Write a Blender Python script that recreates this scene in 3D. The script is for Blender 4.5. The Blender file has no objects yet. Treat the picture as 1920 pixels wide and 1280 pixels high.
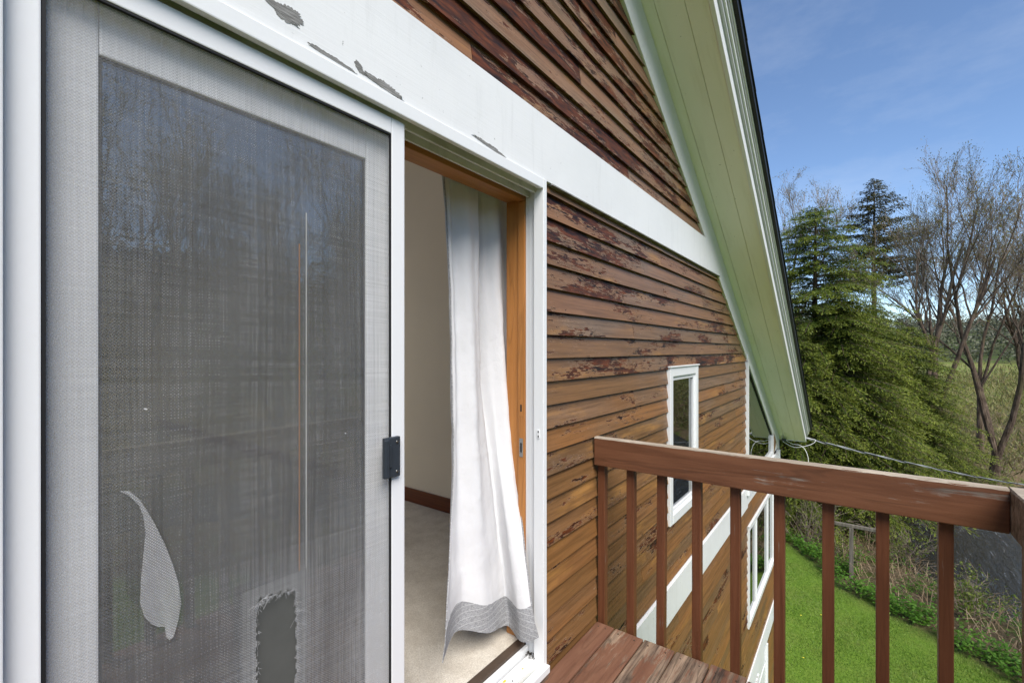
import bpy, bmesh, math, random
import numpy as np
from mathutils import Vector, Matrix, noise as mnoise

random.seed(7)
rng = np.random.default_rng(11)
R = math.radians
EYE = 6.4                       # camera height above the lawn; the deck is 1.36 m below the camera
sc = bpy.context.scene
col = sc.collection

# ------------------------------------------------------------------ camera, sky, sun, exposure
cam = bpy.data.cameras.new('camera')
cam.sensor_width = 36.0
cam.lens = 16.0
cam.shift_y = 16.0 / 1920.0
cam.clip_start = 0.02
cam.clip_end = 6000
camo = bpy.data.objects.new('camera', cam)
col.objects.link(camo)
camo.location = (0, 0, EYE)
camo.rotation_euler = (R(90), 0, math.atan(642 / 853.333) - R(90))
sc.camera = camo

SUN_EL, SUN_AZ = R(50), (-0.62, -0.78)          # soft sun from in front of the wall, behind the viewer
world = bpy.data.worlds.new('World')
sc.world = world
world.use_nodes = True
wn = world.node_tree
wn.nodes.clear()
w_out = wn.nodes.new('ShaderNodeOutputWorld')
w_bg = wn.nodes.new('ShaderNodeBackground')
w_sky = wn.nodes.new('ShaderNodeTexSky')
w_sky.sky_type = 'NISHITA'
w_sky.sun_disc = False
w_sky.sun_elevation = SUN_EL
w_sky.sun_rotation = math.atan2(SUN_AZ[0], SUN_AZ[1])
w_sky.altitude = 1500
w_sky.air_density = 1.0
w_sky.dust_density = 0.05
w_sky.ozone_density = 3.2
w_tc = wn.nodes.new('ShaderNodeTexCoord')
w_map = wn.nodes.new('ShaderNodeMapping')
w_map.inputs['Scale'].default_value = (1.0, 1.6, 4.5)
w_no = wn.nodes.new('ShaderNodeTexNoise')
w_no.inputs['Scale'].default_value = 2.2
w_no.inputs['Detail'].default_value = 7
w_no.inputs['Roughness'].default_value = 0.62
w_ra = wn.nodes.new('ShaderNodeValToRGB')
w_ra.color_ramp.elements[0].position = 0.46
w_ra.color_ramp.elements[1].position = 0.80
w_ra.color_ramp.elements[0].color = (0, 0, 0, 1)
w_ra.color_ramp.elements[1].color = (0.17, 0.17, 0.17, 1)
w_mix = wn.nodes.new('ShaderNodeMixRGB')
w_mix.inputs['Color2'].default_value = (4.6, 4.9, 5.3, 1)
wn.links.new(w_tc.outputs['Generated'], w_map.inputs['Vector'])
wn.links.new(w_map.outputs[0], w_no.inputs['Vector'])
wn.links.new(w_no.outputs['Fac'], w_ra.inputs['Fac'])
wn.links.new(w_ra.outputs['Color'], w_mix.inputs['Fac'])
wn.links.new(w_sky.outputs[0], w_mix.inputs['Color1'])
wn.links.new(w_mix.outputs[0], w_bg.inputs['Color'])
w_bg.inputs['Strength'].default_value = 0.10
wn.links.new(w_bg.outputs[0], w_out.inputs[0])

sun = bpy.data.lights.new('sun', 'SUN')
sun.energy = 2.9
sun.angle = R(40)
sun.color = (1.0, 0.95, 0.88)
suno = bpy.data.objects.new('sun', sun)
col.objects.link(suno)
sdir = Vector((SUN_AZ[0] * math.cos(SUN_EL), SUN_AZ[1] * math.cos(SUN_EL), math.sin(SUN_EL)))
suno.rotation_euler = sdir.to_track_quat('Z', 'Y').to_euler()
suno.location = (-20, -25, 40)

sc.view_settings.view_transform = 'Standard'
sc.view_settings.look = 'None'
sc.view_settings.gamma = 1
sc.view_settings.exposure = 1.02
sc.view_settings.use_curve_mapping = False
sc.cycles.use_denoising = True
sc.cycles.max_bounces = 8
sc.cycles.use_adaptive_sampling = True
sc.cycles.adaptive_threshold = 0.02
sc.cycles.transparent_max_bounces = 16
sc.cycles.caustics_reflective = False
sc.cycles.caustics_refractive = False
sc.cycles.sample_clamp_indirect = 6.0

# ------------------------------------------------------------------ shader helpers
class NT:
    def __init__(s, name):
        s.m = bpy.data.materials.new(name)
        s.m.use_nodes = True
        s.t = s.m.node_tree
        s.t.nodes.clear()
        s.out = s.t.nodes.new('ShaderNodeOutputMaterial')
    def n(s, typ, **kw):
        nd = s.t.nodes.new('ShaderNode' + typ)
        for k, v in kw.items():
            setattr(nd, k, v)
        return nd
    def put(s, sock, v):
        if v is None:
            return
        if isinstance(v, bpy.types.NodeSocket):
            s.t.links.new(v, sock)
        else:
            if isinstance(v, (tuple, list)) and sock.type == 'RGBA' and len(v) == 3:
                v = (*v, 1)
            sock.default_value = v
    def math(s, op, a, b=None, c=None, clamp=False):
        nd = s.n('Math', operation=op, use_clamp=clamp)
        s.put(nd.inputs[0], a); s.put(nd.inputs[1], b); s.put(nd.inputs[2], c)
        return nd.outputs[0]
    def vmath(s, op, a, b=None):
        nd = s.n('VectorMath', operation=op)
        s.put(nd.inputs[0], a); s.put(nd.inputs[1], b)
        return nd.outputs[0]
    def pos(s):
        return s.n('NewGeometry').outputs['Position']
    def obj(s):
        return s.n('TexCoord').outputs['Object']
    def sep(s, v):
        nd = s.n('SeparateXYZ'); s.put(nd.inputs[0], v)
        return nd.outputs
    def comb(s, x, y, z):
        nd = s.n('CombineXYZ'); s.put(nd.inputs[0], x); s.put(nd.inputs[1], y); s.put(nd.inputs[2], z)
        return nd.outputs[0]
    def noise(s, vec, scale=1, detail=4, rough=.55, dist=0, colour=False):
        nd = s.n('TexNoise')
        s.put(nd.inputs['Vector'], vec); s.put(nd.inputs['Scale'], scale); s.put(nd.inputs['Detail'], detail)
        s.put(nd.inputs['Roughness'], rough); s.put(nd.inputs['Distortion'], dist)
        return nd.outputs['Color' if colour else 'Fac']
    def ramp(s, f, stops):
        nd = s.n('ValToRGB')
        cr = nd.color_ramp
        while len(cr.elements) < len(stops):
            cr.elements.new(0.5)
        for e, (p, c) in zip(cr.elements, stops):
            e.position = p
            if not isinstance(c, (tuple, list)):
                c = (c, c, c)
            e.color = (*c, 1)
        s.put(nd.inputs[0], f)
        return nd.outputs[0]
    def mix(s, f, a, b, mode='MIX'):
        nd = s.n('MixRGB', blend_type=mode)
        s.put(nd.inputs[0], f); s.put(nd.inputs[1], a); s.put(nd.inputs[2], b)
        return nd.outputs[0]
    def rand(s):
        return s.n('ObjectInfo').outputs['Random']
    def ocol(s):
        return s.n('ObjectInfo').outputs['Color']
    def bump(s, h, strength=.3, dist=.01):
        nd = s.n('Bump')
        s.put(nd.inputs['Height'], h); s.put(nd.inputs['Strength'], strength); s.put(nd.inputs['Distance'], dist)
        return nd.outputs[0]
    def bsdf(s, c, rough=.6, normal=None, spec=.4, metal=0, **kw):
        nd = s.n('BsdfPrincipled')
        s.put(nd.inputs['Base Color'], c); s.put(nd.inputs['Roughness'], rough)
        s.put(nd.inputs['Specular IOR Level'], spec); s.put(nd.inputs['Metallic'], metal)
        if normal is not None:
            s.put(nd.inputs['Normal'], normal)
        for k, v in kw.items():
            s.put(nd.inputs[k], v)
        return nd.outputs[0]
    def mixs(s, f, a, b):
        nd = s.n('MixShader')
        s.put(nd.inputs[0], f); s.put(nd.inputs[1], a); s.put(nd.inputs[2], b)
        return nd.outputs[0]
    def done(s, sh):
        s.t.links.new(sh, s.out.inputs[0])
        return s.m

M = {}

def mat_siding():
    s = NT('weathered clapboard stain')
    p = s.pos(); r = s.rand(); x, y, z = s.sep(p)
    r37 = s.math('MULTIPLY', r, 37.0)
    xo = s.math('ADD', x, r37)
    cg = s.comb(s.math('MULTIPLY', xo, 2.2), r37, s.math('MULTIPLY', z, 75))       # fine grain
    grain = s.noise(cg, 1, 6, .65, .4)
    cw = s.comb(s.math('MULTIPLY', xo, 3.0), r37, s.math('MULTIPLY', z, 26))       # cathedral figure
    warp = s.noise(cw, 1, 3, .5, 1.2)
    rings = s.math('FRACT', s.math('MULTIPLY', warp, 9.0))
    rings = s.math('ABSOLUTE', s.math('SUBTRACT', rings, .5))
    cl = s.comb(s.math('MULTIPLY', xo, .9), r37, s.math('MULTIPLY', z, 4.0))
    low = s.noise(cl, 1, 3, .6)
    # stain colours per board and along it
    warm = s.ramp(r, [(0, (.240, .125, .082)), (.2, (.200, .122, .084)), (.38, (.285, .150, .092)), (.55, (.185, .120, .078)),
                      (.72, (.300, .150, .082)), (.88, (.215, .145, .104)), (1, (.260, .128, .072))])
    gold = s.ramp(r, [(0, (.225, .105, .034)), (.25, (.178, .092, .036)), (.5, (.275, .118, .036)), (.75, (.158, .088, .038)), (1, (.245, .106, .033))])
    hz = s.math('MULTIPLY_ADD', z, .42, -2.45 - .02)
    hz = s.math('ADD', hz, s.math('MULTIPLY', s.math('SUBTRACT', low, .5), 1.3), clamp=True)
    base = s.mix(hz, gold, warm)
    grey = s.mix(grain, (.085, .060, .040), (.270, .205, .140))
    gm = s.ramp(s.math('ADD', low, s.math('MULTIPLY', s.math('SUBTRACT', r, .5), .30)), [(.50, 0), (.66, 1)])
    gm = s.math('MULTIPLY', gm, s.math('MULTIPLY_ADD', hz, .75, .25))
    base = s.mix(s.math('MULTIPLY', gm, .75), base, grey)
    # orange bleed patches
    om = s.ramp(s.noise(s.comb(s.math('MULTIPLY', xo, 1.7), s.math('ADD', r37, 5), s.math('MULTIPLY', z, 9)), 1, 4, .6), [(.57, 0), (.72, 1)])
    base = s.mix(s.math('MULTIPLY', om, .7), base, (.40, .20, .055))
    # grain and ring lines
    base = s.mix(.75, base, s.ramp(grain, [(.30, .42), (.55, 1.0), (.75, 1.18)]), 'MULTIPLY')
    rl = s.ramp(rings, [(.0, .35), (.12, 1.0)])
    base = s.mix(s.math('MULTIPLY', gm, .75), base, rl, 'MULTIPLY')
    # flaking: ragged streaks where the finish has come off
    cf = s.comb(s.math('MULTIPLY', xo, 19.0), s.math('ADD', r37, 9), s.math('MULTIPLY', z, 120))
    fl = s.noise(cf, 1, 7, .68, .25)
    patch = s.noise(s.comb(s.math('MULTIPLY', xo, 1.5), s.math('ADD', r37, 3), s.math('MULTIPLY', z, 8)), 1, 4, .62)
    up = s.math('MULTIPLY', s.math('SUBTRACT', z, EYE - .3), .06)
    up = s.math('MINIMUM', s.math('MAXIMUM', up, -.025), .095)
    pm = s.math('ADD', s.math('ADD', patch, up), s.math('MULTIPLY', s.math('SUBTRACT', s.math('FRACT', s.math('MULTIPLY', r, 7.31)), .5), .13))
    thr = s.math('ADD', fl, s.math('MULTIPLY', s.math('SUBTRACT', pm, .575), 1.7))
    fm = s.ramp(thr, [(.550, 0), (.568, 1)])
    dark = s.mix(s.ramp(s.noise(cf, .45, 3, .6), [(.35, 0), (.7, 1)]), (.010, .005, .003), (.150, .040, .010))
    base2 = s.mix(fm, base, dark)
    cr = s.noise(s.comb(s.math('MULTIPLY', xo, 26), s.math('ADD', r37, 13), s.math('MULTIPLY', z, 420)), 1, 4, .6)
    crk = s.math('MULTIPLY', s.ramp(cr, [(.645, 0), (.665, 1)]), s.ramp(patch, [(.40, .15), (.58, .85)]))
    base2 = s.mix(crk, base2, (.030, .017, .011))
    # pale lifted edges around the flakes
    ed = s.ramp(thr, [(.515, 0), (.535, 1), (.550, 0)])
    base2 = s.mix(s.math('MULTIPLY', ed, .5), base2, (.46, .34, .24))
    h = s.math('SUBTRACT', s.math('MULTIPLY', grain, .35), fm)
    nrm = s.bump(h, .55, .0035)
    rough = s.math('MULTIPLY_ADD', fm, .10, .42)
    return s.done(s.bsdf(base2, rough, nrm, .35))
M['siding'] = mat_siding()

def mat_paint(name, c, rough=.45, dirt=.12, tint=(.55, .55, .50), scale=3.0, bump=.08):
    s = NT(name)
    p = s.pos()
    n1 = s.noise(p, scale, 5, .6)
    n2 = s.noise(p, scale * 9, 4, .6)
    f = s.math('MULTIPLY', s.ramp(n1, [(.45, 0), (.75, 1)]), dirt * 2.2)
    c1 = s.mix(f, c, tint)
    c1 = s.mix(s.math('MULTIPLY', s.ramp(n2, [(.66, 0), (.70, 1)]), dirt * .8), c1, (.30, .29, .26))
    nrm = s.bump(s.noise(p, 60, 3, .6), bump, .002)
    return s.done(s.bsdf(c1, rough, nrm, .4))
def mat_band():
    s = NT('white painted board')
    p = s.pos(); x, y, z = s.sep(p)
    n1 = s.noise(p, 2.2, 5, .62)
    br = s.noise(s.comb(s.math('MULTIPLY', x, 3), 0, s.math('MULTIPLY', z, 150)), 1, 4, .6)
    run = s.noise(s.comb(s.math('MULTIPLY', x, 22), 0, s.math('MULTIPLY', z, 2.0)), 1, 4, .65)
    c = s.mix(s.math('MULTIPLY', s.ramp(n1, [(.42, 0), (.70, 1)]), .55), (.76, .76, .75), (.66, .665, .66))
    c = s.mix(s.math('MULTIPLY', s.ramp(run, [(.55, 0), (.78, 1)]), .35), c, (.52, .52, .50))
    c = s.mix(s.math('MULTIPLY', s.ramp(br, [(.5, 0), (.8, 1)]), .16), c, (.60, .60, .59))
    sp = s.ramp(s.noise(p, 46, 4, .6), [(.715, 0), (.735, 1)])
    c = s.mix(s.math('MULTIPLY', sp, .55), c, (.22, .21, .19))
    return s.done(s.bsdf(c, .42, s.bump(s.math('ADD', br, s.math('MULTIPLY', s.noise(p, 30, 4, .6), .6)), .22, .002), .4))
M['band'] = mat_band()
M['vinyl'] = mat_paint('white vinyl', (.75, .755, .75), .32, .05, (.68, .69, .68), 4)
M['panel_white'] = mat_paint('white door panel', (.84, .84, .84), .32, .04, (.74, .74, .73), 4)
M['track'] = mat_paint('dirty vinyl track', (.66, .66, .63), .40, .40, (.34, .33, .28), 6)
M['frame_white'] = mat_paint('white enamel frame', (.76, .76, .76), .28, .03, (.70, .70, .72), 3)
M['fascia'] = mat_paint('white fascia', (.78, .78, .77), .40, .06, (.66, .66, .62), 3)
M['fascia_grey'] = mat_paint('grey fascia moulding', (.48, .49, .49), .45, .10, (.34, .35, .33), 4)

def mat_soffit():
    s = NT('soffit boards with tan streaks')
    p = s.pos()
    n1 = s.noise(p, 1.6, 5, .6)
    c = s.mix(s.ramp(n1, [(.35, 0), (.7, 1)]), (.88, .84, .75), (.85, .82, .72))
    n2 = s.noise(s.vmath('MULTIPLY', p, (1.5, 14, 1.5)), 1, 4, .6)
    c = s.mix(s.math('MULTIPLY', s.ramp(n2, [(.5, 0), (.75, 1)]), .25), c, (.50, .46, .33))  # random tan streaks along the boards
    sp = s.ramp(s.noise(p, 38, 3, .5), [(.735, 0), (.75, 1)])
    c = s.mix(s.math('MULTIPLY', sp, .6), c, (.18, .17, .13))
    return s.done(s.bsdf(c, .5, s.bump(s.noise(p, 40, 3), .05, .002), .3))
M['soffit'] = mat_soffit()

def mat_flat(name, c, rough=.6, spec=.4, metal=0, var=.25, scale=20):
    s = NT(name)
    n = s.noise(s.pos(), scale, 4, .6)
    lo = tuple(v * (1 - var) for v in c); hi = tuple(min(1, v * (1 + var)) for v in c)
    return s.done(s.bsdf(s.mix(n, lo, hi), rough, None, spec, metal))
def mat_bare():
    s = NT('bare weathered wood under paint')
    x, y, z = s.sep(s.pos())
    n = s.noise(s.comb(s.math('MULTIPLY', x, 22), 0, s.math('MULTIPLY', z, 380)), 1, 5, .7)
    return s.done(s.bsdf(s.ramp(n, [(.3, (.07, .068, .062)), (.55, (.24, .235, .225)), (.75, (.46, .455, .44))]), .8, s.bump(n, .4, .002), .2))
M['bare_patch'] = mat_bare()
M['black'] = mat_flat('black plastic latch', (.030, .037, .046), .35, .5, 0, .2, 40)
M['gasket'] = mat_flat('black rubber gasket', (.012, .012, .013), .6, .3, 0, .2, 40)
M['steel'] = mat_flat('steel screw', (.55, .55, .54), .3, .5, 1, .1, 40)
M['sheath'] = mat_flat('dark sheathing', (.045, .038, .032), .9, .1, 0, .3, 8)
M['shingle'] = mat_flat('dark roof shingle', (.022, .022, .024), .9, .2, 0, .5, 30)
M['drip'] = mat_flat('black drip edge', (.010, .010, .011), .5, .4, 0, .2, 30)
M['sillbrown'] = mat_flat('brown threshold strip', (.070, .048, .034), .5, .3, 0, .4, 18)
M['plaster'] = mat_flat('cream plaster', (.88, .77, .59), .85, .1, 0, .04, 2)
M['ceiling'] = mat_flat('ceiling paint', (.80, .75, .66), .85, .1, 0, .04, 2)
M['cable'] = mat_flat('weathered grey cable', (.34, .35, .36), .5, .3, 0, .3, 5)
M['cable_dark'] = mat_flat('black cable', (.02, .02, .022), .5, .3, 0, .2, 5)
M['wire'] = mat_flat('white wire', (.70, .71, .70), .4, .4, 0, .1, 9)
M['thread'] = mat_flat('loose grey thread', (.42, .42, .42), .5, .3, 0, .2, 9)
M['glass_tone'] = mat_flat('grey green sheet', (.088, .090, .083), .55, .3, 0, .14, 22)
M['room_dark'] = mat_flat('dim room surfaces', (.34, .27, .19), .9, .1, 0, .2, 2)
M['paint_yellow'] = mat_flat('yellow splash', (.62, .44, .05), .6, .3, 0, .3, 80)

def mat_wood(name, lo, hi, stretch, rough=.45, line=.55, axis=0, wornc=None, rings=6.0):
    # stain over straight grain that runs along axis; object colour R = wear
    s = NT(name)
    p = s.pos(); r = s.rand()
    x, y, z = s.sep(p)
    r9 = s.math('MULTIPLY', r, 41.0)
    ax = [x, y, z]
    k = [stretch[0], stretch[1], stretch[2]]
    cc = [s.math('MULTIPLY', ax[i], k[i]) for i in range(3)]
    cc[axis] = s.math('ADD', cc[axis], r9)
    v = s.comb(*cc)
    g = s.noise(v, 1, 6, .65, .3)
    w = s.noise(s.vmath('MULTIPLY', v, (.45, .45, .45)), 1, 3, .5, .8)
    ring = s.math('ABSOLUTE', s.math('SUBTRACT', s.math('FRACT', s.math('MULTIPLY', w, rings)), .5))
    c = s.mix(s.ramp(g, [(.3, 0), (.7, 1)]), lo, hi)
    c = s.mix(line, c, s.ramp(ring, [(0, .55), (.16, 1)]), 'MULTIPLY')
    b = s.math('ADD', g, s.math('MULTIPLY', ring, .5))
    rgh = rough
    if wornc is not None:
        wear = s.sep(s.ocol())[0]
        wn_ = s.noise(v, .8, 7, .7, .2)
        lowp = s.noise(s.vmath('ADD', p, s.comb(r9, r9, 0)), 5.0, 4, .6)
        t = s.math('ADD', s.math('ADD', s.math('MULTIPLY', wn_, .75), s.math('MULTIPLY', lowp, .45)), s.math('MULTIPLY', wear, .5))
        m_ = s.ramp(t, [(.74, 0), (.80, 1)])
        wc = s.mix(s.ramp(g, [(.32, 0), (.66, 1)]), wornc[0], wornc[1])
        wc = s.mix(.8, wc, s.ramp(ring, [(0, .35), (.2, 1)]), 'MULTIPLY')
        c = s.mix(m_, c, wc)
        b = s.math('SUBTRACT', b, s.math('MULTIPLY', m_, .6))
        rgh = s.math('MULTIPLY_ADD', m_, .3, rough)
    return s.done(s.bsdf(c, rgh, s.bump(b, .35, .003), .35))
M['deck'] = mat_wood('red brown deck stain', (.135, .060, .036), (.215, .108, .066), (3.0, 34, 34), .55, .45, 0, ((.050, .030, .022), (.34, .24, .165)), 5)
M['rail'] = mat_wood('red brown rail stain', (.105, .040, .018), (.185, .078, .038), (50, 2.0, 30), .48, .6, 1, ((.10, .07, .05), (.36, .30, .24)), 5)
M['baluster'] = mat_wood('red brown baluster stain', (.098, .034, .015), (.160, .060, .027), (60, 60, 3), .45, .3, 2, ((.06, .04, .03), (.30, .25, .20)), 4)
M['raintop'] = mat_wood('weathered grey rail top', (.20, .155, .11), (.52, .45, .36), (60, 3.0, 30), .8, .7, 1, None, 6)
M['pine'] = mat_wood('orange varnished pine', (.36, .140, .034), (.47, .200, .055), (40, 40, 2.2), .32, .45, 2, None, 4)
M['pine_h'] = mat_wood('orange varnished pine head', (.36, .140, .034), (.47, .200, .055), (2.2, 40, 40), .32, .45, 0, None, 4)
M['skirting'] = mat_wood('red brown skirting', (.12, .035, .014), (.20, .062, .026), (30, 2, 30), .4, .4, 1, None, 4)
M['oldpost'] = mat_wood('grey weathered post', (.11, .095, .075), (.25, .215, .17), (30, 30, 2), .85, .6, 2, None, 4)

def mat_glass(name, refl=.16, tint=(.86, .88, .86)):
    s = NT(name)
    lw = s.n('LayerWeight'); s.put(lw.inputs['Blend'], .28)
    f = s.math('MULTIPLY_ADD', lw.outputs['Fresnel'], .9, refl, clamp=True)
    tr = s.n('BsdfTransparent'); s.put(tr.inputs[0], tint)
    gl = s.n('BsdfGlossy'); s.put(gl.inputs['Roughness'], .012); s.put(gl.inputs['Color'], (.95, .97, .97))
    return s.done(s.mixs(f, tr.outputs[0], gl.outputs[0]))
M['glass'] = mat_glass('double glazing', .17, (.58, .595, .58))
M['glass_clear'] = mat_glass('plain glass', .06, (.95, .96, .95))
M['glass2'] = mat_glass('window glazing', .16, (.93, .94, .93))

def mat_screen():
    s = NT('insect screen weave')
    p = s.pos(); x, y, z = s.sep(p)
    def threads(a_, b_, pitch, sd):
        wn_ = s.n('TexWhiteNoise', noise_dimensions='2D')
        ti = s.math('FLOOR', s.math('DIVIDE', a_, pitch))
        s.put(wn_.inputs['Vector'], s.comb(ti, sd, 0))
        slow = s.noise(s.comb(s.math('MULTIPLY', ti, .37), sd, s.math('MULTIPLY', b_, 7)), 1, 2, .6)
        return s.math('ADD', s.math('MULTIPLY', s.math('SUBTRACT', wn_.outputs['Value'], .5), .55), s.math('MULTIPLY', s.math('SUBTRACT', slow, .5), .9))
    tv = threads(s.math('ADD', x, s.math('MULTIPLY', z, .004)), z, .0021, 1.0)
    th = threads(s.math('ADD', z, s.math('MULTIPLY', x, .03)), x, .0021, 2.0)
    wx = s.math('SINE', s.math('MULTIPLY', x, 2 * math.pi / .0058))
    wz = s.math('SINE', s.math('MULTIPLY', z, 2 * math.pi / .0058))
    weave = s.math('MULTIPLY', wx, wz)
    low = s.noise(s.vmath('MULTIPLY', p, (2.5, 1, 1.2)), 1, 4, .6)
    cov = s.math('ADD', .37, s.math('MULTIPLY', tv, .25))
    cov = s.math('ADD', cov, s.math('MULTIPLY', th, .20))
    cov = s.math('ADD', cov, s.math('MULTIPLY', weave, .15))
    cov = s.math('ADD', cov, s.math('MULTIPLY', s.math('SUBTRACT', low, .5), .14))
    # threads bunched together round the tear
    dx = s.math('MULTIPLY', s.math('SUBTRACT', x, .508), 6.5)
    dz = s.math('MULTIPLY', s.math('MAXIMUM', s.math('SUBTRACT', z, EYE - .56), 0), 5.0)
    d = s.math('SQRT', s.math('ADD', s.math('MULTIPLY', dx, dx), s.math('MULTIPLY', dz, dz)))
    streak = s.noise(s.comb(s.math('MULTIPLY', x, 60), 1, s.math('MULTIPLY', s.math('ADD', z, s.math('MULTIPLY', x, .35)), 45)), 1, 4, .7)
    below = s.ramp(s.math('SUBTRACT', EYE - .30, z), [(.0, 0), (.45, 1)])
    bun = s.math('MULTIPLY', s.ramp(s.math('MULTIPLY', d, .5), [(.12, 1), (.55, 0)]), below)
    cov = s.math('ADD', cov, s.math('MULTIPLY', bun, s.math('MULTIPLY', streak, .34)))
    dx2 = s.math('MULTIPLY', s.math('SUBTRACT', x, .80), 3.4)
    bun2 = s.math('MULTIPLY', s.ramp(s.math('ABSOLUTE', dx2), [(.1, 1), (.75, 0)]), below)
    cov = s.math('ADD', cov, s.math('MULTIPLY', bun2, s.math('MULTIPLY', streak, .42)), clamp=True)
    # caught lint and nicks
    vo = s.n('TexVoronoi', feature='F1'); s.put(vo.inputs['Vector'], s.comb(s.math('MULTIPLY', x, 11), 0, s.math('MULTIPLY', s.math('ADD', z, s.math('MULTIPLY', x, .25)), 22))); s.put(vo.inputs['Scale'], 1.0)
    nick = s.ramp(vo.outputs['Distance'], [(.026, 1), (.045, 0)])
    pick = s.ramp(s.noise(p, 5, 2), [(.50, 0), (.56, 1)])
    nick = s.math('MULTIPLY', nick, pick)
    cov = s.math('MAXIMUM', cov, s.math('MULTIPLY', nick, .9))
    c = s.mix(nick, s.mix(s.math('MAXIMUM', bun, bun2), (.285, .285, .283), (.44, .44, .438)), (.72, .72, .72))
    df = s.bsdf(c, .45, None, .35)
    tl = s.n('BsdfTranslucent'); s.put(tl.inputs[0], (.12, .12, .12))
    tr = s.n('BsdfTransparent')
    body = s.mixs(.15, df, tl.outputs[0])
    return s.done(s.mixs(cov, tr.outputs[0], body))
M['screen'] = mat_screen()
def mat_flap():
    s = NT('doubled screen flap')
    p = s.pos(); x, y, z = s.sep(p)
    vx = s.noise(s.comb(s.math('MULTIPLY', s.math('ADD', x, s.math('MULTIPLY', z, .4)), 260), 0, s.math('MULTIPLY', z, 30)), 1, 3, .7)
    wv = s.math('MULTIPLY', s.math('SINE', s.math('MULTIPLY', x, 2 * math.pi / .0052)), s.math('SINE', s.math('MULTIPLY', z, 2 * math.pi / .0052)))
    cov = s.math('ADD', s.math('ADD', .34, s.math('MULTIPLY', wv, .14)), s.math('MULTIPLY', s.math('SUBTRACT', vx, .5), .25))
    lw_ = s.noise(p, 30, 3, .6)
    d = s.bsdf(s.mix(lw_, (.42, .42, .42), (.50, .50, .50)), .5, None, .3)
    tr = s.n('BsdfTransparent')
    return s.done(s.mixs(cov, tr.outputs[0], d))
M['flap'] = mat_flap()

def mat_cloth(name, c, lines=False, thin=.16):
    s = NT(name)
    p = s.pos(); x, y, z = s.sep(p)
    n = s.noise(p, 9, 4, .6)
    cc = s.mix(s.math('MULTIPLY', s.ramp(n, [(.5, 0), (.8, 1)]), .15), c, tuple(v * .86 for v in c))
    h = s.noise(p, 22, 5, .6)
    if lines:
        w = s.noise(s.vmath('MULTIPLY', p, (140, 140, 320)), 1, 3, .7)
        cc = s.mix(s.ramp(w, [(.35, 0), (.65, 1)]), tuple(v * .62 for v in c), tuple(min(1, v * 1.35) for v in c))
        st = s.math('FRACT', s.math('MULTIPLY', z, 42))
        cc = s.mix(s.math('MULTIPLY', s.ramp(st, [(.06, 1), (.10, 0)]), .55), cc, (.80, .80, .80))
    d = s.bsdf(cc, .8, s.bump(s.math('ADD', h, s.math('MULTIPLY', s.noise(p, 900, 2, .5), .12)), .34, .012), .2)
    tl = s.n('BsdfTranslucent'); s.put(tl.inputs[0], c)
    return s.done(s.mixs(thin, d, tl.outputs[0]))
M['sheer'] = mat_cloth('sheer white voile', (.86, .86, .86), False, .75)
M['lining'] = mat_cloth('white curtain lining', (.755, .75, .75))
M['hem'] = mat_cloth('grey linen', (.36, .36, .365), True)

def mat_carpet():
    s = NT('beige carpet')
    p = s.pos()
    n = s.noise(p, 260, 3, .7); n2 = s.noise(p, 9, 5, .6)
    c = s.mix(s.ramp(n, [(.3, 0), (.7, 1)]), (.52, .455, .37), (.86, .80, .69))
    c = s.mix(s.math('MULTIPLY', s.ramp(n2, [(.4, 0), (.75, 1)]), .5), c, (.40, .33, .25))
    return s.done(s.bsdf(c, .95, s.bump(n, .8, .006), .05))
M['carpet'] = mat_carpet()

def mat_leaf(name, cols, trans=.3, rough=.5, spec=.25, tip=None):
    s = NT(name)
    r = s.n('NewGeometry').outputs['Random Per Island']
    big = s.noise(s.obj(), .9, 3, .55)
    f = s.math('ADD', s.math('MULTIPLY', r, .55), s.math('MULTIPLY', s.ramp(big, [(.3, 0), (.7, 1)]), .45))
    n_ = len(cols)
    c = s.ramp(f, [(.1 + .8 * i / (n_ - 1), cc) for i, cc in enumerate(cols)])
    if tip is not None:                       # this year's growth at the ends of the sprays is yellower
        a = s.n('Attribute', attribute_name='tip').outputs['Fac']
        c = s.mix(s.ramp(s.math('ADD', a, s.math('MULTIPLY', s.math('SUBTRACT', r, .5), .25)), [(.45, 0), (.95, 1)]), c, tip)
    d = s.bsdf(c, rough, None, spec)
    tl = s.n('BsdfTranslucent'); s.put(tl.inputs[0], c)
    return s.done(s.mixs(trans, d, tl.outputs[0]))
M['hemlock'] = mat_leaf('hemlock needles', [(.024, .050, .011), (.056, .098, .016), (.100, .145, .021), (.155, .195, .030)], .3, .5, .25, (.235, .270, .040))
M['pineneedle'] = mat_leaf('pine needles', [(.034, .040, .016), (.075, .074, .026), (.125, .110, .046)])
M['bud'] = mat_leaf('opening buds', [(.15, .10, .05), (.19, .17, .04), (.24, .25, .05)])
M['weed'] = mat_leaf('bright weeds', [(.050, .120, .012), (.095, .215, .022), (.165, .310, .038)], .35)
M['shrubleaf'] = mat_leaf('young shrub leaves', [(.095, .135, .020), (.170, .220, .034), (.260, .290, .056)], .35)
M['grass'] = mat_leaf('mown grass', [(.105, .200, .024), (.160, .275, .036), (.225, .340, .060), (.310, .365, .105)], .3)
M['stalk'] = mat_leaf('dry stalks', [(.16, .105, .055), (.30, .21, .12), (.46, .36, .23)], .1)
M['dandelion'] = mat_flat('dandelion yellow', (.75, .62, .06), .7, .1, 0, .1, 5)

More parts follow.
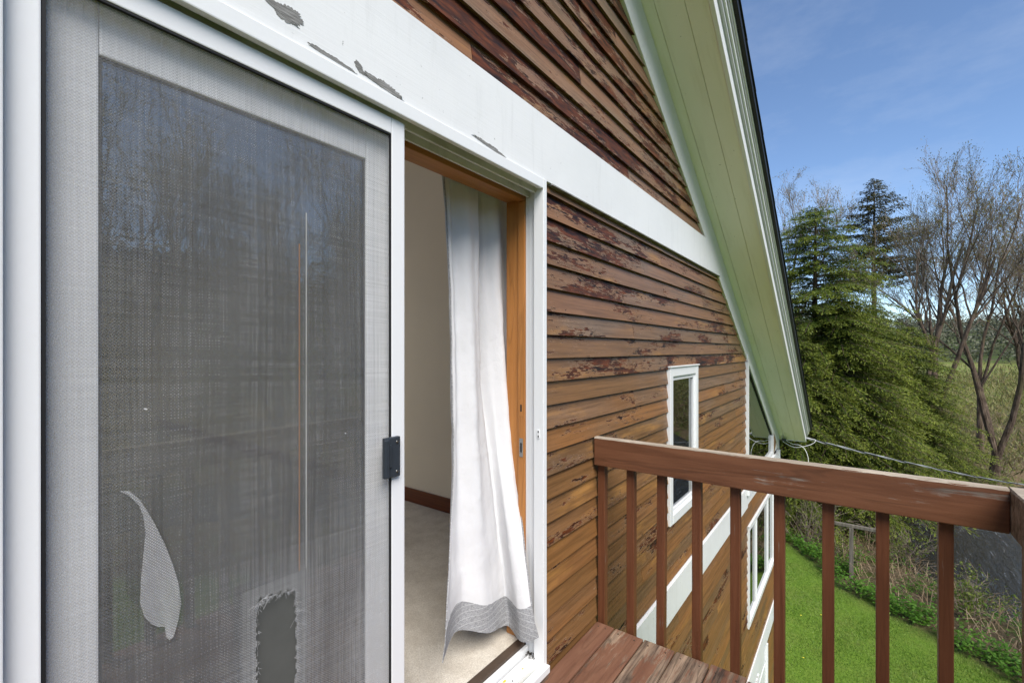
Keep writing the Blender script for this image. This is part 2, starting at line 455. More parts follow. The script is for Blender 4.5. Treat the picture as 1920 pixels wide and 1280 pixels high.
def mat_bark(name, lo, hi):
    s = NT(name)
    p = s.obj()
    n = s.noise(s.vmath('MULTIPLY', p, (9, 9, 2.5)), 1, 5, .65)
    n2 = s.noise(p, 2.2, 4, .6)
    c = s.mix(s.ramp(n, [(.35, 0), (.65, 1)]), lo, hi)
    c = s.mix(s.math('MULTIPLY', s.ramp(n2, [(.52, 0), (.68, 1)]), .55), c, (.115, .105, .045))
    return s.done(s.bsdf(c, .9, s.bump(n, .6, .02), .1))
M['bark'] = mat_bark('grey brown bark', (.050, .035, .025), (.185, .135, .098))
M['bark_pale'] = mat_bark('pale twig bark', (.165, .125, .092), (.310, .250, .195))

def mat_ground():
    s = NT('ground cover')
    p = s.pos()
    at = s.n('Attribute', attribute_name='cover'); lawn, far, hill = s.sep(at.outputs['Color'])
    n1 = s.noise(p, 1.4, 6, .65); n2 = s.noise(p, 14, 5, .7); n3 = s.noise(p, .05, 5, .6); n4 = s.noise(p, .35, 4, .65)
    gl = s.mix(s.ramp(n2, [(.3, 0), (.7, 1)]), (.095, .180, .018), (.175, .265, .038))
    gl = s.mix(s.math('MULTIPLY', s.ramp(n1, [(.45, 0), (.72, 1)]), .5), gl, (.165, .170, .045))
    li = s.mix(s.ramp(n2, [(.3, 0), (.7, 1)]), (.050, .036, .022), (.185, .140, .080))
    li = s.mix(s.ramp(n1, [(.50, 0), (.66, 1)]), li, (.060, .090, .016))
    fi = s.mix(s.ramp(n4, [(.35, 0), (.65, 1)]), (.130, .160, .035), (.250, .220, .095))
    fi = s.mix(s.math('MULTIPLY', s.ramp(n3, [(.4, 0), (.6, 1)]), .7), fi, (.110, .175, .030))
    fo = s.mix(s.ramp(n4, [(.35, 0), (.65, 1)]), (.028, .042, .016), (.080, .078, .046))
    fo = s.mix(s.ramp(n3, [(.45, 0), (.6, 1)]), fo, (.060, .085, .026))
    c = s.mix(lawn, li, gl)
    c = s.mix(far, c, fi)
    c = s.mix(hill, c, fo)
    h = s.math('ADD', n2, s.math('MULTIPLY', n1, .6))
    return s.done(s.bsdf(c, .95, s.bump(h, .6, .06), .08))
M['ground'] = mat_ground()

def mat_water():
    s = NT('dark stream water')
    p = s.pos()
    v = s.vmath('MULTIPLY', p, (.7, 2.6, 1))
    n = s.noise(v, 2.6, 5, .6, .6); n2 = s.noise(v, 11, 4, .6, .4)
    h = s.math('ADD', n, s.math('MULTIPLY', n2, .35))
    c = s.mix(s.ramp(n, [(.4, 0), (.7, 1)]), (.016, .014, .010), (.034, .030, .022))
    foam = s.ramp(s.noise(s.vmath('MULTIPLY', p, (.55, 3.4, 1)), 2.4, 6, .70, .6), [(.56, 0), (.76, 1)])
    c = s.mix(s.math('MULTIPLY', foam, .34), c, (.45, .46, .46))
    return s.done(s.bsdf(c, s.math('MULTIPLY_ADD', foam, .4, .10), s.bump(h, .7, .10), .45))
M['water'] = mat_water()

# ------------------------------------------------------------------ object helpers
def tag(o, label=None, cat=None, group=None, kind=None):
    if label: o['label'] = label
    if cat: o['category'] = cat
    if group: o['group'] = group
    if kind: o['kind'] = kind
    return o

def link(name, me, mat=None, parent=None, smooth=False):
    o = bpy.data.objects.new(name, me)
    col.objects.link(o)
    if mat is not None and not me.materials:
        me.materials.append(mat)
    if smooth:
        me.polygons.foreach_set('use_smooth', [True] * len(me.polygons))
    if parent is not None:
        o.parent = parent
        if parent.type == 'EMPTY':
            o.matrix_parent_inverse = Matrix.Translation(-Vector(parent['_w'])) if '_w' in parent else Matrix()
    return o

def empty(name, loc=(0, 0, 0), parent=None):
    o = bpy.data.objects.new(name, None)
    o.empty_display_size = .2
    col.objects.link(o)
    o.location = loc
    o['_w'] = list(loc)
    if parent is not None:
        o.parent = parent
        o.matrix_parent_inverse = Matrix.Translation(-Vector(parent['_w']))
    return o

def pymesh(name, v, f):
    me = bpy.data.meshes.new(name)
    me.from_pydata([tuple(p) for p in v], [], f)
    me.update()
    return me

def npmesh(name, verts, faces):
    """verts (N,3) array, faces (M,k) int array of equal size k"""
    me = bpy.data.meshes.new(name)
    verts = np.asarray(verts, dtype=np.float32); faces = np.asarray(faces, dtype=np.int32)
    k = faces.shape[1]
    me.vertices.add(len(verts)); me.vertices.foreach_set('co', verts.ravel())
    me.loops.add(faces.size); me.loops.foreach_set('vertex_index', faces.ravel())
    me.polygons.add(len(faces))
    me.polygons.foreach_set('loop_start', np.arange(0, faces.size, k, dtype=np.int32))
    me.polygons.foreach_set('loop_total', np.full(len(faces), k, dtype=np.int32))
    me.update(calc_edges=True)
    return me

def box(name, x0, x1, y0, y1, z0, z1, mat, parent=None, bevel=.0):
    bm = bmesh.new()
    v = [bm.verts.new(p) for p in ((x0, y0, z0), (x1, y0, z0), (x1, y1, z0), (x0, y1, z0), (x0, y0, z1), (x1, y0, z1), (x1, y1, z1), (x0, y1, z1))]
    for f in ((3, 2, 1, 0), (4, 5, 6, 7), (0, 1, 5, 4), (1, 2, 6, 5), (2, 3, 7, 6), (3, 0, 4, 7)):
        bm.faces.new([v[i] for i in f])
    if bevel:
        bmesh.ops.bevel(bm, geom=list(bm.edges), offset=bevel, segments=2, affect='EDGES', profile=.6)
    me = bpy.data.meshes.new(name); bm.to_mesh(me); bm.free()
    return link(name, me, mat, parent)

def prism(name, poly, y0, y1, mat, parent=None, bevel=0):
    """poly of (x,z), extruded from y0 to y1"""
    n = len(poly)
    v = [(x, y0, z) for x, z in poly] + [(x, y1, z) for x, z in poly]
    f = [tuple(range(n)), tuple(range(2 * n - 1, n - 1, -1))] + [(i, i + n, (i + 1) % n + n, (i + 1) % n) for i in range(n)]
    me = pymesh(name, v, f)
    bm = bmesh.new(); bm.from_mesh(me)
    bmesh.ops.recalc_face_normals(bm, faces=bm.faces)
    if bevel:
        bmesh.ops.bevel(bm, geom=list(bm.edges), offset=bevel, segments=2, affect='EDGES')
    bm.to_mesh(me); bm.free()
    return link(name, me, mat, parent)

def tube(pts, rad, sides=6):
    V, F = [], []
    n = len(pts)
    for i, p in enumerate(pts):
        p = Vector(p)
        d = (Vector(pts[min(i + 1, n - 1)]) - Vector(pts[max(i - 1, 0)])).normalized()
        a = d.orthogonal().normalized(); b = d.cross(a)
        r = rad[i] if isinstance(rad, (list, tuple)) else rad
        for k in range(sides):
            t = 2 * math.pi * k / sides
            V.append(p + (a * math.cos(t) + b * math.sin(t)) * r)
    for i in range(n - 1):
        for k in range(sides):
            k2 = (k + 1) % sides
            F.append((i * sides + k, i * sides + k2, (i + 1) * sides + k2, (i + 1) * sides + k))
    return V, F

def E(z):
    return EYE + z

# ------------------------------------------------------------------ ground, river, hills
def seg_dist(px, py, pl):
    d = np.full(px.shape, 1e9)
    for (ax, ay), (bx, by) in zip(pl[:-1], pl[1:]):
        vx, vy = bx - ax, by - ay
        t = np.clip(((px - ax) * vx + (py - ay) * vy) / (vx * vx + vy * vy), 0, 1)
        d = np.minimum(d, np.hypot(px - ax - t * vx, py - ay - t * vy))
    return d

RIVER = [(160, -95), (80, -45), (46, -20), (33, -10.2), (26, -6.0), (22, -5.6), (19, -7.4), (16.6, -12), (12, -20), (2, -27), (-20, -35), (-90, -52)]
LAWN_EDGE = [(2, -16), (8, -9), (10.6, -5), (12.7, -2.4), (13.7, -1.45), (15.1, .35), (17.0, 1.1), (18.6, 2.1), (19.2, 5), (18, 10), (8, 18), (-20, 22)]
LAWN_POLY = LAWN_EDGE + [(-60, 20), (-60, -20)]

def in_poly(px, py, poly):
    inside = np.zeros(px.shape, bool)
    n = len(poly)
    for i in range(n):
        x1, y1 = poly[i]; x2, y2 = poly[(i + 1) % n]
        cond = ((y1 > py) != (y2 > py)) & (px < (x2 - x1) * (py - y1) / ((y2 - y1) if y2 != y1 else 1e-9) + x1)
        inside ^= cond
    return inside

def sstep(a, b, x):
    t = np.clip((x - a) / (b - a), 0, 1)
    return t * t * (3 - 2 * t)

def height(px, py):
    d = seg_dist(px, py, RIVER)
    h = -1.75 * (1 - sstep(3.0, 5.6, d))
    h = h + .10 * np.sin(px * .37 + 1) * np.sin(py * .41) * sstep(0, 5, d)
    h = h - .35 * sstep(14.5, 19, px) * (1 - sstep(40, 80, px))
    q = -py - .25 * np.maximum(px, -40) - 46
    h = h + 17 * sstep(0, 75, q)
    dist = np.hypot(px, py)
    h = h + (30 + 7 * np.sin(py * .013 + .6) + 4 * np.sin(py * .031)) * sstep(330, 560, px + .15 * np.abs(py)) + 25 * sstep(60, 400, py)
    h = h + 1.6 * np.sin(px * .021) * sstep(80, 200, dist)
    return h

def axis(fine0, fine1, step, lo, hi):
    c = list(np.arange(fine0, fine1 + 1e-6, step))
    s = step
    v = fine1
    while v < hi:
        s *= 1.16; v += s; c.append(min(v, hi))
    s = step; v = fine0; left = []
    while v > lo:
        s *= 1.16; v -= s; left.append(max(v, lo))
    return np.array(left[::-1] + c)

gx = axis(6, 40, .42, -500, 1400); gy = axis(-22, 12, .42, -900, 900)
GX, GY = np.meshgrid(gx, gy)
GZ = height(GX, GY)
nx, ny = len(gx), len(gy)
gv = np.stack([GX.ravel(), GY.ravel(), GZ.ravel()], 1)
ii, jj = np.meshgrid(np.arange(nx - 1), np.arange(ny - 1))
a0 = (jj * nx + ii).ravel()
gf = np.stack([a0, a0 + 1, a0 + nx + 1, a0 + nx], 1)
gme = npmesh('ground', gv, gf)
lw = in_poly(GX.ravel(), GY.ravel(), LAWN_POLY).astype(float)
le = seg_dist(GX.ravel(), GY.ravel(), LAWN_EDGE)
lw = np.where(lw > .5, .5 + .5 * np.clip(le / .3, 0, 1), .5 - .5 * np.clip(le / .3, 0, 1))
fw = sstep(60, 95, np.hypot(GX, GY).ravel())
hw = np.maximum(sstep(300, 345, (GX + .15 * np.abs(GY)).ravel()), sstep(2, 18, (-GY - .25 * np.maximum(GX, -40) - 46).ravel()))
ca_ = gme.color_attributes.new('cover', 'FLOAT_COLOR', 'POINT')
ca_.data.foreach_set('color', np.stack([lw, fw, hw, np.ones_like(lw)], 1).astype(np.float32).ravel())
ground = link('ground', gme, M['ground'], smooth=True)
tag(ground, 'lawn, leaf litter and fields running out to low hills', 'ground', kind='structure')

def strip(pl, half, z):
    V, F = [], []
    for i, (x, y) in enumerate(pl):
        a = Vector(pl[max(i - 1, 0)]); b = Vector(pl[min(i + 1, len(pl) - 1)])
        n = (b - a).normalized(); n = Vector((-n.y, n.x))
        for k in (-1, 1):
            V.append((x + n.x * half * k, y + n.y * half * k, z))
        if i:
            F.append((2 * i - 2, 2 * i - 1, 2 * i + 1, 2 * i))
    return V, F
v, f = strip(RIVER, 6.2, -1.05)
tag(link('stream', pymesh('stream', v, f), M['water']), 'dark rippled stream beyond the dry bank', 'stream', kind='structure')

# ------------------------------------------------------------------ house
SL = .566
RIDGE_X = .85
X_L, X_R = -7.35, 9.05                        # end walls
Y_W = 1.05                                    # face of the siding
def rake(x, c):                               # height (relative to the eye) of a line parallel to the roof, c at x = 0 of the right slope
    return c - SL * (x if x > RIDGE_X else 2 * RIDGE_X - x)
C_SID, C_SOF = 3.342, 3.641
house = empty('house', (0.85, 1.05, 0))
tag(house, 'wooden gable house with peeling brown clapboards and white trim', 'house')

OPEN = {'door': (.085, 1.645, -1.36, .705), 'small': (3.215, 3.935, -1.24, -.125), 'triple': (6.20, 8.42, -3.42, -2.17), 'bdoor': (5.95, 6.75, -6.4, -4.33), 'bdoor2': (6.86, 7.66, -6.4, -4.33)}
TRAP_X0, TRAP_X1, TRAP_Z0 = 6.10, 8.28, -1.66
C_TRAP = 3.37                                 # top line of the trapezoid window

# sheathing wall built of cells around the openings
xs = sorted({X_L, RIDGE_X, X_R, TRAP_X0, TRAP_X1, *[v for o in OPEN.values() for v in o[:2]]})
zs = sorted({-6.4, TRAP_Z0, *[v for o in OPEN.values() for v in o[2:]], 4.0})
bm = bmesh.new()
def cell(xa, xb, za0, zb0, za1, zb1):
    p = [(xa, za0), (xb, zb0), (xb, zb1), (xa, za1)]
    v = [bm.verts.new((x, yy, E(z))) for yy in (1.072, 1.20) for x, z in p]
    for f in ((0, 1, 2, 3), (7, 6, 5, 4), (0, 4, 5, 1), (1, 5, 6, 2), (2, 6, 7, 3), (3, 7, 4, 0)):
        bm.faces.new([v[i] for i in f])
for xa, xb in zip(xs[:-1], xs[1:]):
    for za, zb in zip(zs[:-1], zs[1:]):
        xm, zm = (xa + xb) / 2, (za + zb) / 2
        if any(o[0] < xm < o[1] and o[2] < zm < o[3] for o in OPEN.values()):
            continue
        if TRAP_X0 < xm < TRAP_X1 and za >= TRAP_Z0 - .01:
            if zb > 3.9:
                la, lb = rake(xa, C_TRAP), rake(xb, C_TRAP)
                cell(xa, xb, la, lb, rake(xa, C_SOF) - .002, rake(xb, C_SOF) - .002)
            continue
        ta, tb = min(zb, rake(xa, C_SOF)), min(zb, rake(xb, C_SOF))
        if ta <= za and tb <= za:
            continue
        cell(xa, xb, za, za, max(ta, za), max(tb, za))
me = bpy.data.meshes.new('sheathing'); bm.to_mesh(me); bm.free()
link('sheathing', me, M['sheath'], house)

# clapboards, one object each
BAND_Z = (.707, .976); BAND2_Z = (-1.905, -1.655); BAND3_Z = (-4.305, -4.03)
EXPO = .1005
def clap(xa, xb, z0, z1, zb, right_cut=None):
    """one board between xa and xb; (z0,z1) visible face, zb = z of the true butt edge of the course"""
    def yf(z):
        return 1.044 + .016 * (z - zb) / EXPO
    n = max(1, int((xb - xa) / .7))
    V = []; F = []
    for i in range(n + 1):
        x = xa + (xb - xa) * i / n
        w = random.uniform(-.0012, .0012)
        wy = random.uniform(-.0010, .0010)
        top = z1 + (.012 if z1 - zb > EXPO * .95 else 0)
        V += [(x, yf(z0) + wy, E(z0 + w)), (x, yf(top) + wy * .3, E(top)), (x, 1.0715, E(top)), (x, 1.0715, E(z0 + w + (.008 if z0 == zb else 0)))]
    for i in range(n):
        b = 4 * i
        F += [(b, b + 4, b + 5, b + 1), (b + 1, b + 5, b + 6, b + 2), (b + 2, b + 6, b + 7, b + 3), (b + 3, b + 7, b + 4, b)]
    F += [(0, 1, 2, 3), (4 * n + 3, 4 * n + 2, 4 * n + 1, 4 * n)]
    return link('clapboard', pymesh('clapboard', V, F), M['siding'], house)

zone = [(BAND_Z[1], 3.2), (BAND2_Z[1], BAND_Z[0]), (BAND3_Z[1], BAND2_Z[0]), (-6.4, BAND3_Z[0])]
start = {0: .965, 1: .066 - 18 * EXPO, 2: -4.035, 3: -6.44}
holes = [(a, 1.602, c_, d_) if a < .1 else (a, b, c_, d_) for a, b, c_, d_ in OPEN.values()]
for zi, (za, zb_) in enumerate(zone):
    k = 0
    while True:
        z0 = start[zi] + k * EXPO; k += 1
        z1 = z0 + EXPO
        if z1 <= za + .004: continue
        if z0 >= zb_ - .004: break
        lo, hi = max(z0, za), min(z1, zb_)
        if hi - lo < .01: continue
        xr = min(X_R - .07, (C_SID - lo) / SL + .06)
        xl = max(X_L, 2 * RIDGE_X - (C_SID - lo) / SL - .06)
        if zi == 0: xl = max(xl, -.9)
        elif zi == 1: xl = max(xl, -.6)
        else: xl = 1.2
        if xr - xl < .15: continue
        if zi == 3 and z0 < -5.6: xl = 4.5
        # cut by openings
        spans = [(xl, xr, lo, hi)]
        hs = list(holes)
        if hi > TRAP_Z0 and zi == 1: hs.append((TRAP_X0, X_R, TRAP_Z0, 9))
        for (ox0, ox1, oz0, oz1) in hs:
            ns = []
            for (a, b, l, h) in spans:
                if b <= ox0 or a >= ox1 or h <= oz0 or l >= oz1:
                    ns.append((a, b, l, h)); continue
                if a < ox0: ns.append((a, ox0, l, h))
                if b > ox1: ns.append((ox1, b, l, h))
                m0, m1 = max(a, ox0), min(b, ox1)
                if l < oz0 - .008: ns.append((m0, m1, l, oz0))
                if h > oz1 + .008: ns.append((m0, m1, oz1, h))
            spans = ns
        for (a, b, l, h) in spans:
            x = a
            while x < b - .002:
                ln = random.choice([1.1, 1.5, 1.9, 2.4, 2.9]) * random.uniform(.9, 1.1)
                e = b if b - x - ln < .45 else x + ln
                clap(x, e - (.0018 if e < b else 0), l, h, z0)
                x = e

# white trim bands
band = prism('trim_band', [(-.9, E(BAND_Z[0])), (rake(0, 0) and (C_SID - BAND_Z[0]) / SL + .05, E(BAND_Z[0])), ((C_SID - BAND_Z[1]) / SL + .05, E(BAND_Z[1])), (-.9, E(BAND_Z[1]))], 1.031, 1.0712, M['band'], house, .0015)
prism('trim_band', [(1.0, E(BAND2_Z[0])), (TRAP_X0 + .02, E(BAND2_Z[0])), (TRAP_X0 + .02, E(BAND2_Z[1])), (1.0, E(BAND2_Z[1]))], 1.030, 1.0712, M['band'], house, .0015)
prism('trim_band', [(TRAP_X0 + .021, E(BAND2_Z[0] + .03)), (X_R - .06, E(BAND2_Z[0] + .03)), (X_R - .06, E(TRAP_Z0 - .09)), (TRAP_X0 + .021, E(TRAP_Z0 - .09))], 1.032, 1.0712, M['band'], house, .0015)
prism('trim_band', [(2.0, E(BAND3_Z[0])), (X_R - .06, E(BAND3_Z[0])), (X_R - .06, E(BAND3_Z[1])), (2.0, E(BAND3_Z[1]))], 1.030, 1.0712, M['band'], house, .0015)
box('drip_cap', 1.65, 4.68, 1.026, 1.05, E(BAND_Z[0] - .006), E(BAND_Z[0] - .0005), M['bare_patch'], house)
# bare patches where the paint has come away
def jag(cx, cz, lx, lz, lean, seed, n=26, one=0):
    rd = random.Random(seed); P = []
    n = n * 3
    for i in range(n):
        t = 2 * math.pi * i / n
        r = 1 + .22 * mnoise.noise(Vector((math.cos(t) * 1.6 + seed * 5, math.sin(t) * 1.6, 0))) + rd.uniform(-.16, .14)
        dx, dz = math.cos(t) * lx * r, math.sin(t) * lz * r * (1 if (one == 0 or math.sin(t) > 0) else .25)
        P.append((cx + dx, E(cz + dz + lean * dx)))
    return P
for i, a in enumerate([(.522, .764, .034, .018, .05, 3, 26, 0), (.475, .776, .045, .006, -.35, 4, 18, 0), (.50, .760, .04, .004, -.3, 8, 16, 0), (.628, .7185, .062, .008, -.05, 5, 30, 1), (.708, .7355, .014, .011, -.5, 6, 14, 0), (.79, .7190, .066, .016, -.10, 7, 34, 1), (1.245, .716, .090, .011, -.09, 9, 34, 1)]):
    prism('bare_patch', jag(*a), 1.0301 - .0002 * (i % 3), 1.0309, M['bare_patch'], house)

# roof: frieze boards, soffit boards, stepped rake fascia, deck of shingles
EAVE_X = 9.17
def slope_prism(name, y0, y1, c0, c1, xa, xb, mat, parent, bevel=.002):
    return prism(name, [(xa, E(c0 - SL * xa)), (xb, E(c0 - SL * xb)), (xb, E(c1 - SL * xb)), (xa, E(c1 - SL * xa))], y0, y1, mat, parent, bevel)
slope_prism('frieze_board', 1.036, 1.0712, C_SID, C_SOF - .003, RIDGE_X, TRAP_X0 + .005, M['band'], house)
slope_prism('frieze_board', 1.036, 1.0712, C_TRAP + .045, C_SOF - .003, TRAP_X0 + .007, X_R - .001, M['band'], house)
prism('frieze_board', [(RIDGE_X - .001, E(C_SID - SL * RIDGE_X)), (RIDGE_X - .001, E(C_SOF - .003 - SL * RIDGE_X)), (X_L, E(rake(X_L, C_SOF - .003))), (X_L, E(rake(X_L, C_SID)))], 1.036, 1.0712, M['band'], house)
soffit = empty('soffit', (5, .85, 8), house)
for y0, y1 in ((.971, 1.045), (.8075, .969), (.682, .8055)):
    o = slope_prism('soffit_board', y0, y1, C_SOF, C_SOF + .02, RIDGE_X, EAVE_X, M['soffit'], soffit, .0025)
slope_prism('soffit_backing', .684, 1.071, C_SOF + .0215, C_SOF + .03, RIDGE_X, EAVE_X, M['sheath'], soffit, 0)
rk = empty('rake_fascia', (5, .65, 8), house)
for nm, y0, y1, c0, c1, mt, xe in (('fascia_board', .655, .680, -.012, .160, 'fascia', .01), ('moulding', .636, .654, .098, .185, 'fascia_grey', .03), ('fascia_board', .622, .635, .140, .225, 'fascia', .05),
                                   ('moulding', .612, .621, .178, .245, 'fascia_grey', .055), ('fascia_board', .602, .611, .205, .262, 'fascia', .06), ('drip_edge', .575, .601, .225, .285, 'drip', .08)):
    slope_prism(nm, y0, y1, C_SOF + c0, C_SOF + c1, RIDGE_X, EAVE_X + xe, M[mt], rk)
prism('eave_fascia', [(EAVE_X + .002, E(C_SOF - SL * EAVE_X - .012)), (EAVE_X + .022, E(C_SOF - SL * EAVE_X - .012)), (EAVE_X + .022, E(C_SOF - SL * EAVE_X + .14)), (EAVE_X + .002, E(C_SOF - SL * EAVE_X + .14))], .684, 9.3, M['fascia'], house)
roof = empty('roof', (0.85, 5, 9), house)
for k in range(26):                           # shingle courses, butt edges stepped
    xa, xb = EAVE_X + .09 - (k + 1) * .33, EAVE_X + .09 - k * .33 + .03
    if xb < RIDGE_X: break
    xa = max(xa, RIDGE_X)
    c = C_SOF + .288
    me = pymesh('shingle_course', [(xa, .565, E(c - SL * xa)), (xb, .565, E(c + .012 - SL * xb)), (xb, 9.4, E(c + .012 - SL * xb)), (xa, 9.4, E(c - SL * xa)),
                                   (xa, .565, E(c + .006 - SL * xa)), (xb, .565, E(c + .022 - SL * xb)), (xb, 9.4, E(c + .022 - SL * xb)), (xa, 9.4, E(c + .006 - SL * xa))],
                [(3, 2, 1, 0), (4, 5, 6, 7), (0, 1, 5, 4), (1, 2, 6, 5), (2, 3, 7, 6), (3, 0, 4, 7)])
    link('shingle_course', me, M['shingle'], roof)
me = pymesh('roof_deck', [(RIDGE_X, .61, E(C_SOF + .20 - SL * RIDGE_X)), (EAVE_X + .02, .69, E(C_SOF + .20 - SL * EAVE_X)), (EAVE_X + .02, 9.3, E(C_SOF + .20 - SL * EAVE_X)), (RIDGE_X, 9.3, E(C_SOF + .20 - SL * RIDGE_X))], [(0, 1, 2, 3)])
link('roof_deck', me, M['sheath'], roof)
xl_e = 2 * RIDGE_X - EAVE_X
for a, b, ya, yb in ((.65, RIDGE_X, .57, 9.4), (xl_e, -2.5, .57, 9.4), (-2.5, .65, .57, 1.7), (-2.5, .65, 8.2, 9.4)):
    c = C_SOF + .25
    za, zb = E(rake(a, c)), E(c - SL * RIDGE_X if b == RIDGE_X else rake(b, c))
    me = pymesh('roof_slope', [(a, ya, za), (b, ya, zb), (b, yb, zb), (a, yb, za), (a, ya, za + .09), (b, ya, zb + .09), (b, yb, zb + .09), (a, yb, za + .09)],
                [(3, 2, 1, 0), (4, 5, 6, 7), (0, 1, 5, 4), (1, 2, 6, 5), (2, 3, 7, 6), (3, 0, 4, 7)])
    link('roof_slope', me, M['shingle'], roof)
# the other outer walls
zt = E(C_SOF - SL * X_R)
box('end_wall', X_R - .12, X_R - .062, 1.2005, 9.2, 0, zt, M['siding'], house)
box('end_wall', X_L, X_L + .06, 1.2005, 9.2, 0, zt, M['siding'], house)
for a, b, c_, d_ in ((X_L, -2.45, 0, zt - .03), (-.35, X_R, 0, zt - .03), (-2.4495, -.3505, 0, E(-1.15))):
    box('back_wall', a, b, 9.201, 9.3, c_, d_, M['siding'], house)
xg = (C_SOF - .05 - 1.0) / SL
for pl in ([(-.35, zt - .0295), (X_R, zt - .0295), (RIDGE_X, E(C_SOF - SL * RIDGE_X) - .03), (-.35, E(rake(-.35, C_SOF)) - .03)], [(X_L, zt - .0295), (-2.45, zt - .0295), (-2.45, E(rake(-2.45, C_SOF)) - .03)],
           [(-2.4495, E(1.0)), (-.3505, E(1.0)), (-.3505, E(rake(-.35, C_SOF)) - .03), (-2.4495, E(rake(-2.45, C_SOF)) - .03)]):
    prism('back_wall', pl, 9.201, 9.3, M['siding'], house)
box('added_rear_window_pane', -2.44, -.36, 9.24, 9.246, E(-1.14), E(.99), M['glass_clear'], house)  # unseen rear window, added to let more daylight into the room
box('corner_board', X_R - .06, X_R, 1.02, 1.16, .02, E(C_TRAP + .04 - SL * X_R), M['band'], house, .002)

# --- windows
def window(name, x0, x1, z0, z1, panes, glass='glass2', fr=.045):
    w = empty(name, ((x0 + x1) / 2, 1.05, E(z0)), house)
    F = M['vinyl']
    box('frame', x0 - .02, x0 + fr, 1.030, 1.10, E(z0 - .02), E(z1 + .02), F, w, .003)
    box('frame', x1 - fr, x1 + .02, 1.030, 1.10, E(z0 - .02), E(z1 + .02), F, w, .003)
    box('frame', x0 + fr + .0005, x1 - fr - .0005, 1.031, 1.10, E(z1 - fr), E(z1 + .02), F, w, .003)
    box('sill', x0 + fr + .0005, x1 - fr - .0005, 1.028, 1.10, E(z0 - .02), E(z0 + fr), F, w, .003)
    box('head_flashing', x0 - .03, x1 + .03, 1.022, 1.045, E(z1 + .021), E(z1 + .030), M['band'], w, .001)
    wd = (x1 - x0 - 2 * fr)
    tot = sum(panes)
    x = x0 + fr
    for i, p in enumerate(panes):
        a, b = x + .0005, x + wd * p / tot - .0005
        x = b + .001
        if i < len(panes) - 1:
            box('mullion', b - .03, b, 1.034, 1.09, E(z0 + fr), E(z1 - fr), F, w, .003); b2 = b - .0305
        else:
            b2 = b
        s = .030
        box('sash', a, a + s, 1.044, 1.075, E(z0 + fr + .0005), E(z1 - fr - .0005), F, w, .002)
        box('sash', b2 - s, b2, 1.044, 1.075, E(z0 + fr + .0005), E(z1 - fr - .0005), F, w, .002)
        box('sash', a + s + .0005, b2 - s - .0005, 1.045, 1.075, E(z0 + fr + .0005), E(z0 + fr + s), F, w, .002)
        box('sash', a + s + .0005, b2 - s - .0005, 1.045, 1.075, E(z1 - fr - s), E(z1 - fr - .0005), F, w, .002)
        box('pane', a + s - .005, b2 - s + .005, 1.060, 1.064, E(z0 + fr + s - .005), E(z1 - fr - s + .005), M[glass], w)
    return w
ws = window('window', 3.235, 3.915, -1.22, -.145, [1])
ws['label'] = 'narrow white upstairs window with a raised blind'
box('blind', 3.31, 3.84, 1.13, 1.15, E(-.42), E(-.19), M['lining'], ws)
box('meeting_rail', 3.3105, 3.8395, 1.066, 1.10, E(-.70), E(-.665), M['vinyl'], ws, .002)
wt = window('window', 6.22, 8.40, -3.40, -2.19, [.26, .48, .26])
wt['label'] = 'wide three-part white window on the floor below'
# caulked ragged edge beside the windows
# trapezoid window under the rake
tw = empty('trapezoid_window', (7.2, 1.05, E(TRAP_Z0)), house)
tw['label'] = 'tall trapezoid window following the roof slope'
box('frame', TRAP_X0 + .008, TRAP_X0 + .055, 1.022, 1.10, E(TRAP_Z0 + .0), E(C_TRAP - .03 - SL * (TRAP_X0 + .03)), M['vinyl'], tw, .002)
box('frame', TRAP_X1 - .09, TRAP_X1 - .002, 1.022, 1.10, E(TRAP_Z0), E(C_TRAP - .03 - SL * TRAP_X1), M['vinyl'], tw, .002)
box('frame', TRAP_X0 + .0555, TRAP_X1 - .0905, 1.024, 1.10, E(TRAP_Z0), E(TRAP_Z0 + .06), M['vinyl'], tw, .002)
box('sill', TRAP_X0 - .05, TRAP_X1 + .05, 1.000, 1.028, E(TRAP_Z0 - .085), E(TRAP_Z0 - .002), M['vinyl'], tw, .002)
slope_prism('frame', 1.026, 1.10, C_TRAP - .055, C_TRAP + .043, TRAP_X0 + .008, TRAP_X1 - .002, M['vinyl'], tw)
slope_prism('gasket', 1.040, 1.06, C_TRAP - .072, C_TRAP - .056, TRAP_X0 + .056, TRAP_X1 - .091, M['gasket'], tw, 0)
prism('pane', [(TRAP_X0 + .05, E(TRAP_Z0 + .055)), (TRAP_X1 - .085, E(TRAP_Z0 + .055)), (TRAP_X1 - .085, E(C_TRAP - .06 - SL * (TRAP_X1 - .085))), (TRAP_X0 + .05, E(C_TRAP - .06 - SL * (TRAP_X0 + .05)))], 1.054, 1.058, M['glass2'], tw)
# white wall panel and brown wedge between the window and the corner
prism('corner_panel', [(TRAP_X1 + .001, E(TRAP_Z0)), (X_R - .061, E(TRAP_Z0)), (X_R - .061, E(C_TRAP + .04 - SL * (X_R - .06))), (TRAP_X1 + .001, E(C_TRAP + .04 - SL * TRAP_X1))], 1.045, 1.0713, M['band'], house)
prism('siding_wedge', [(8.36, E(-1.30)), (8.36, E(-1.70)), (8.66, E(-1.53))], 1.036, 1.0446, M['siding'], house)

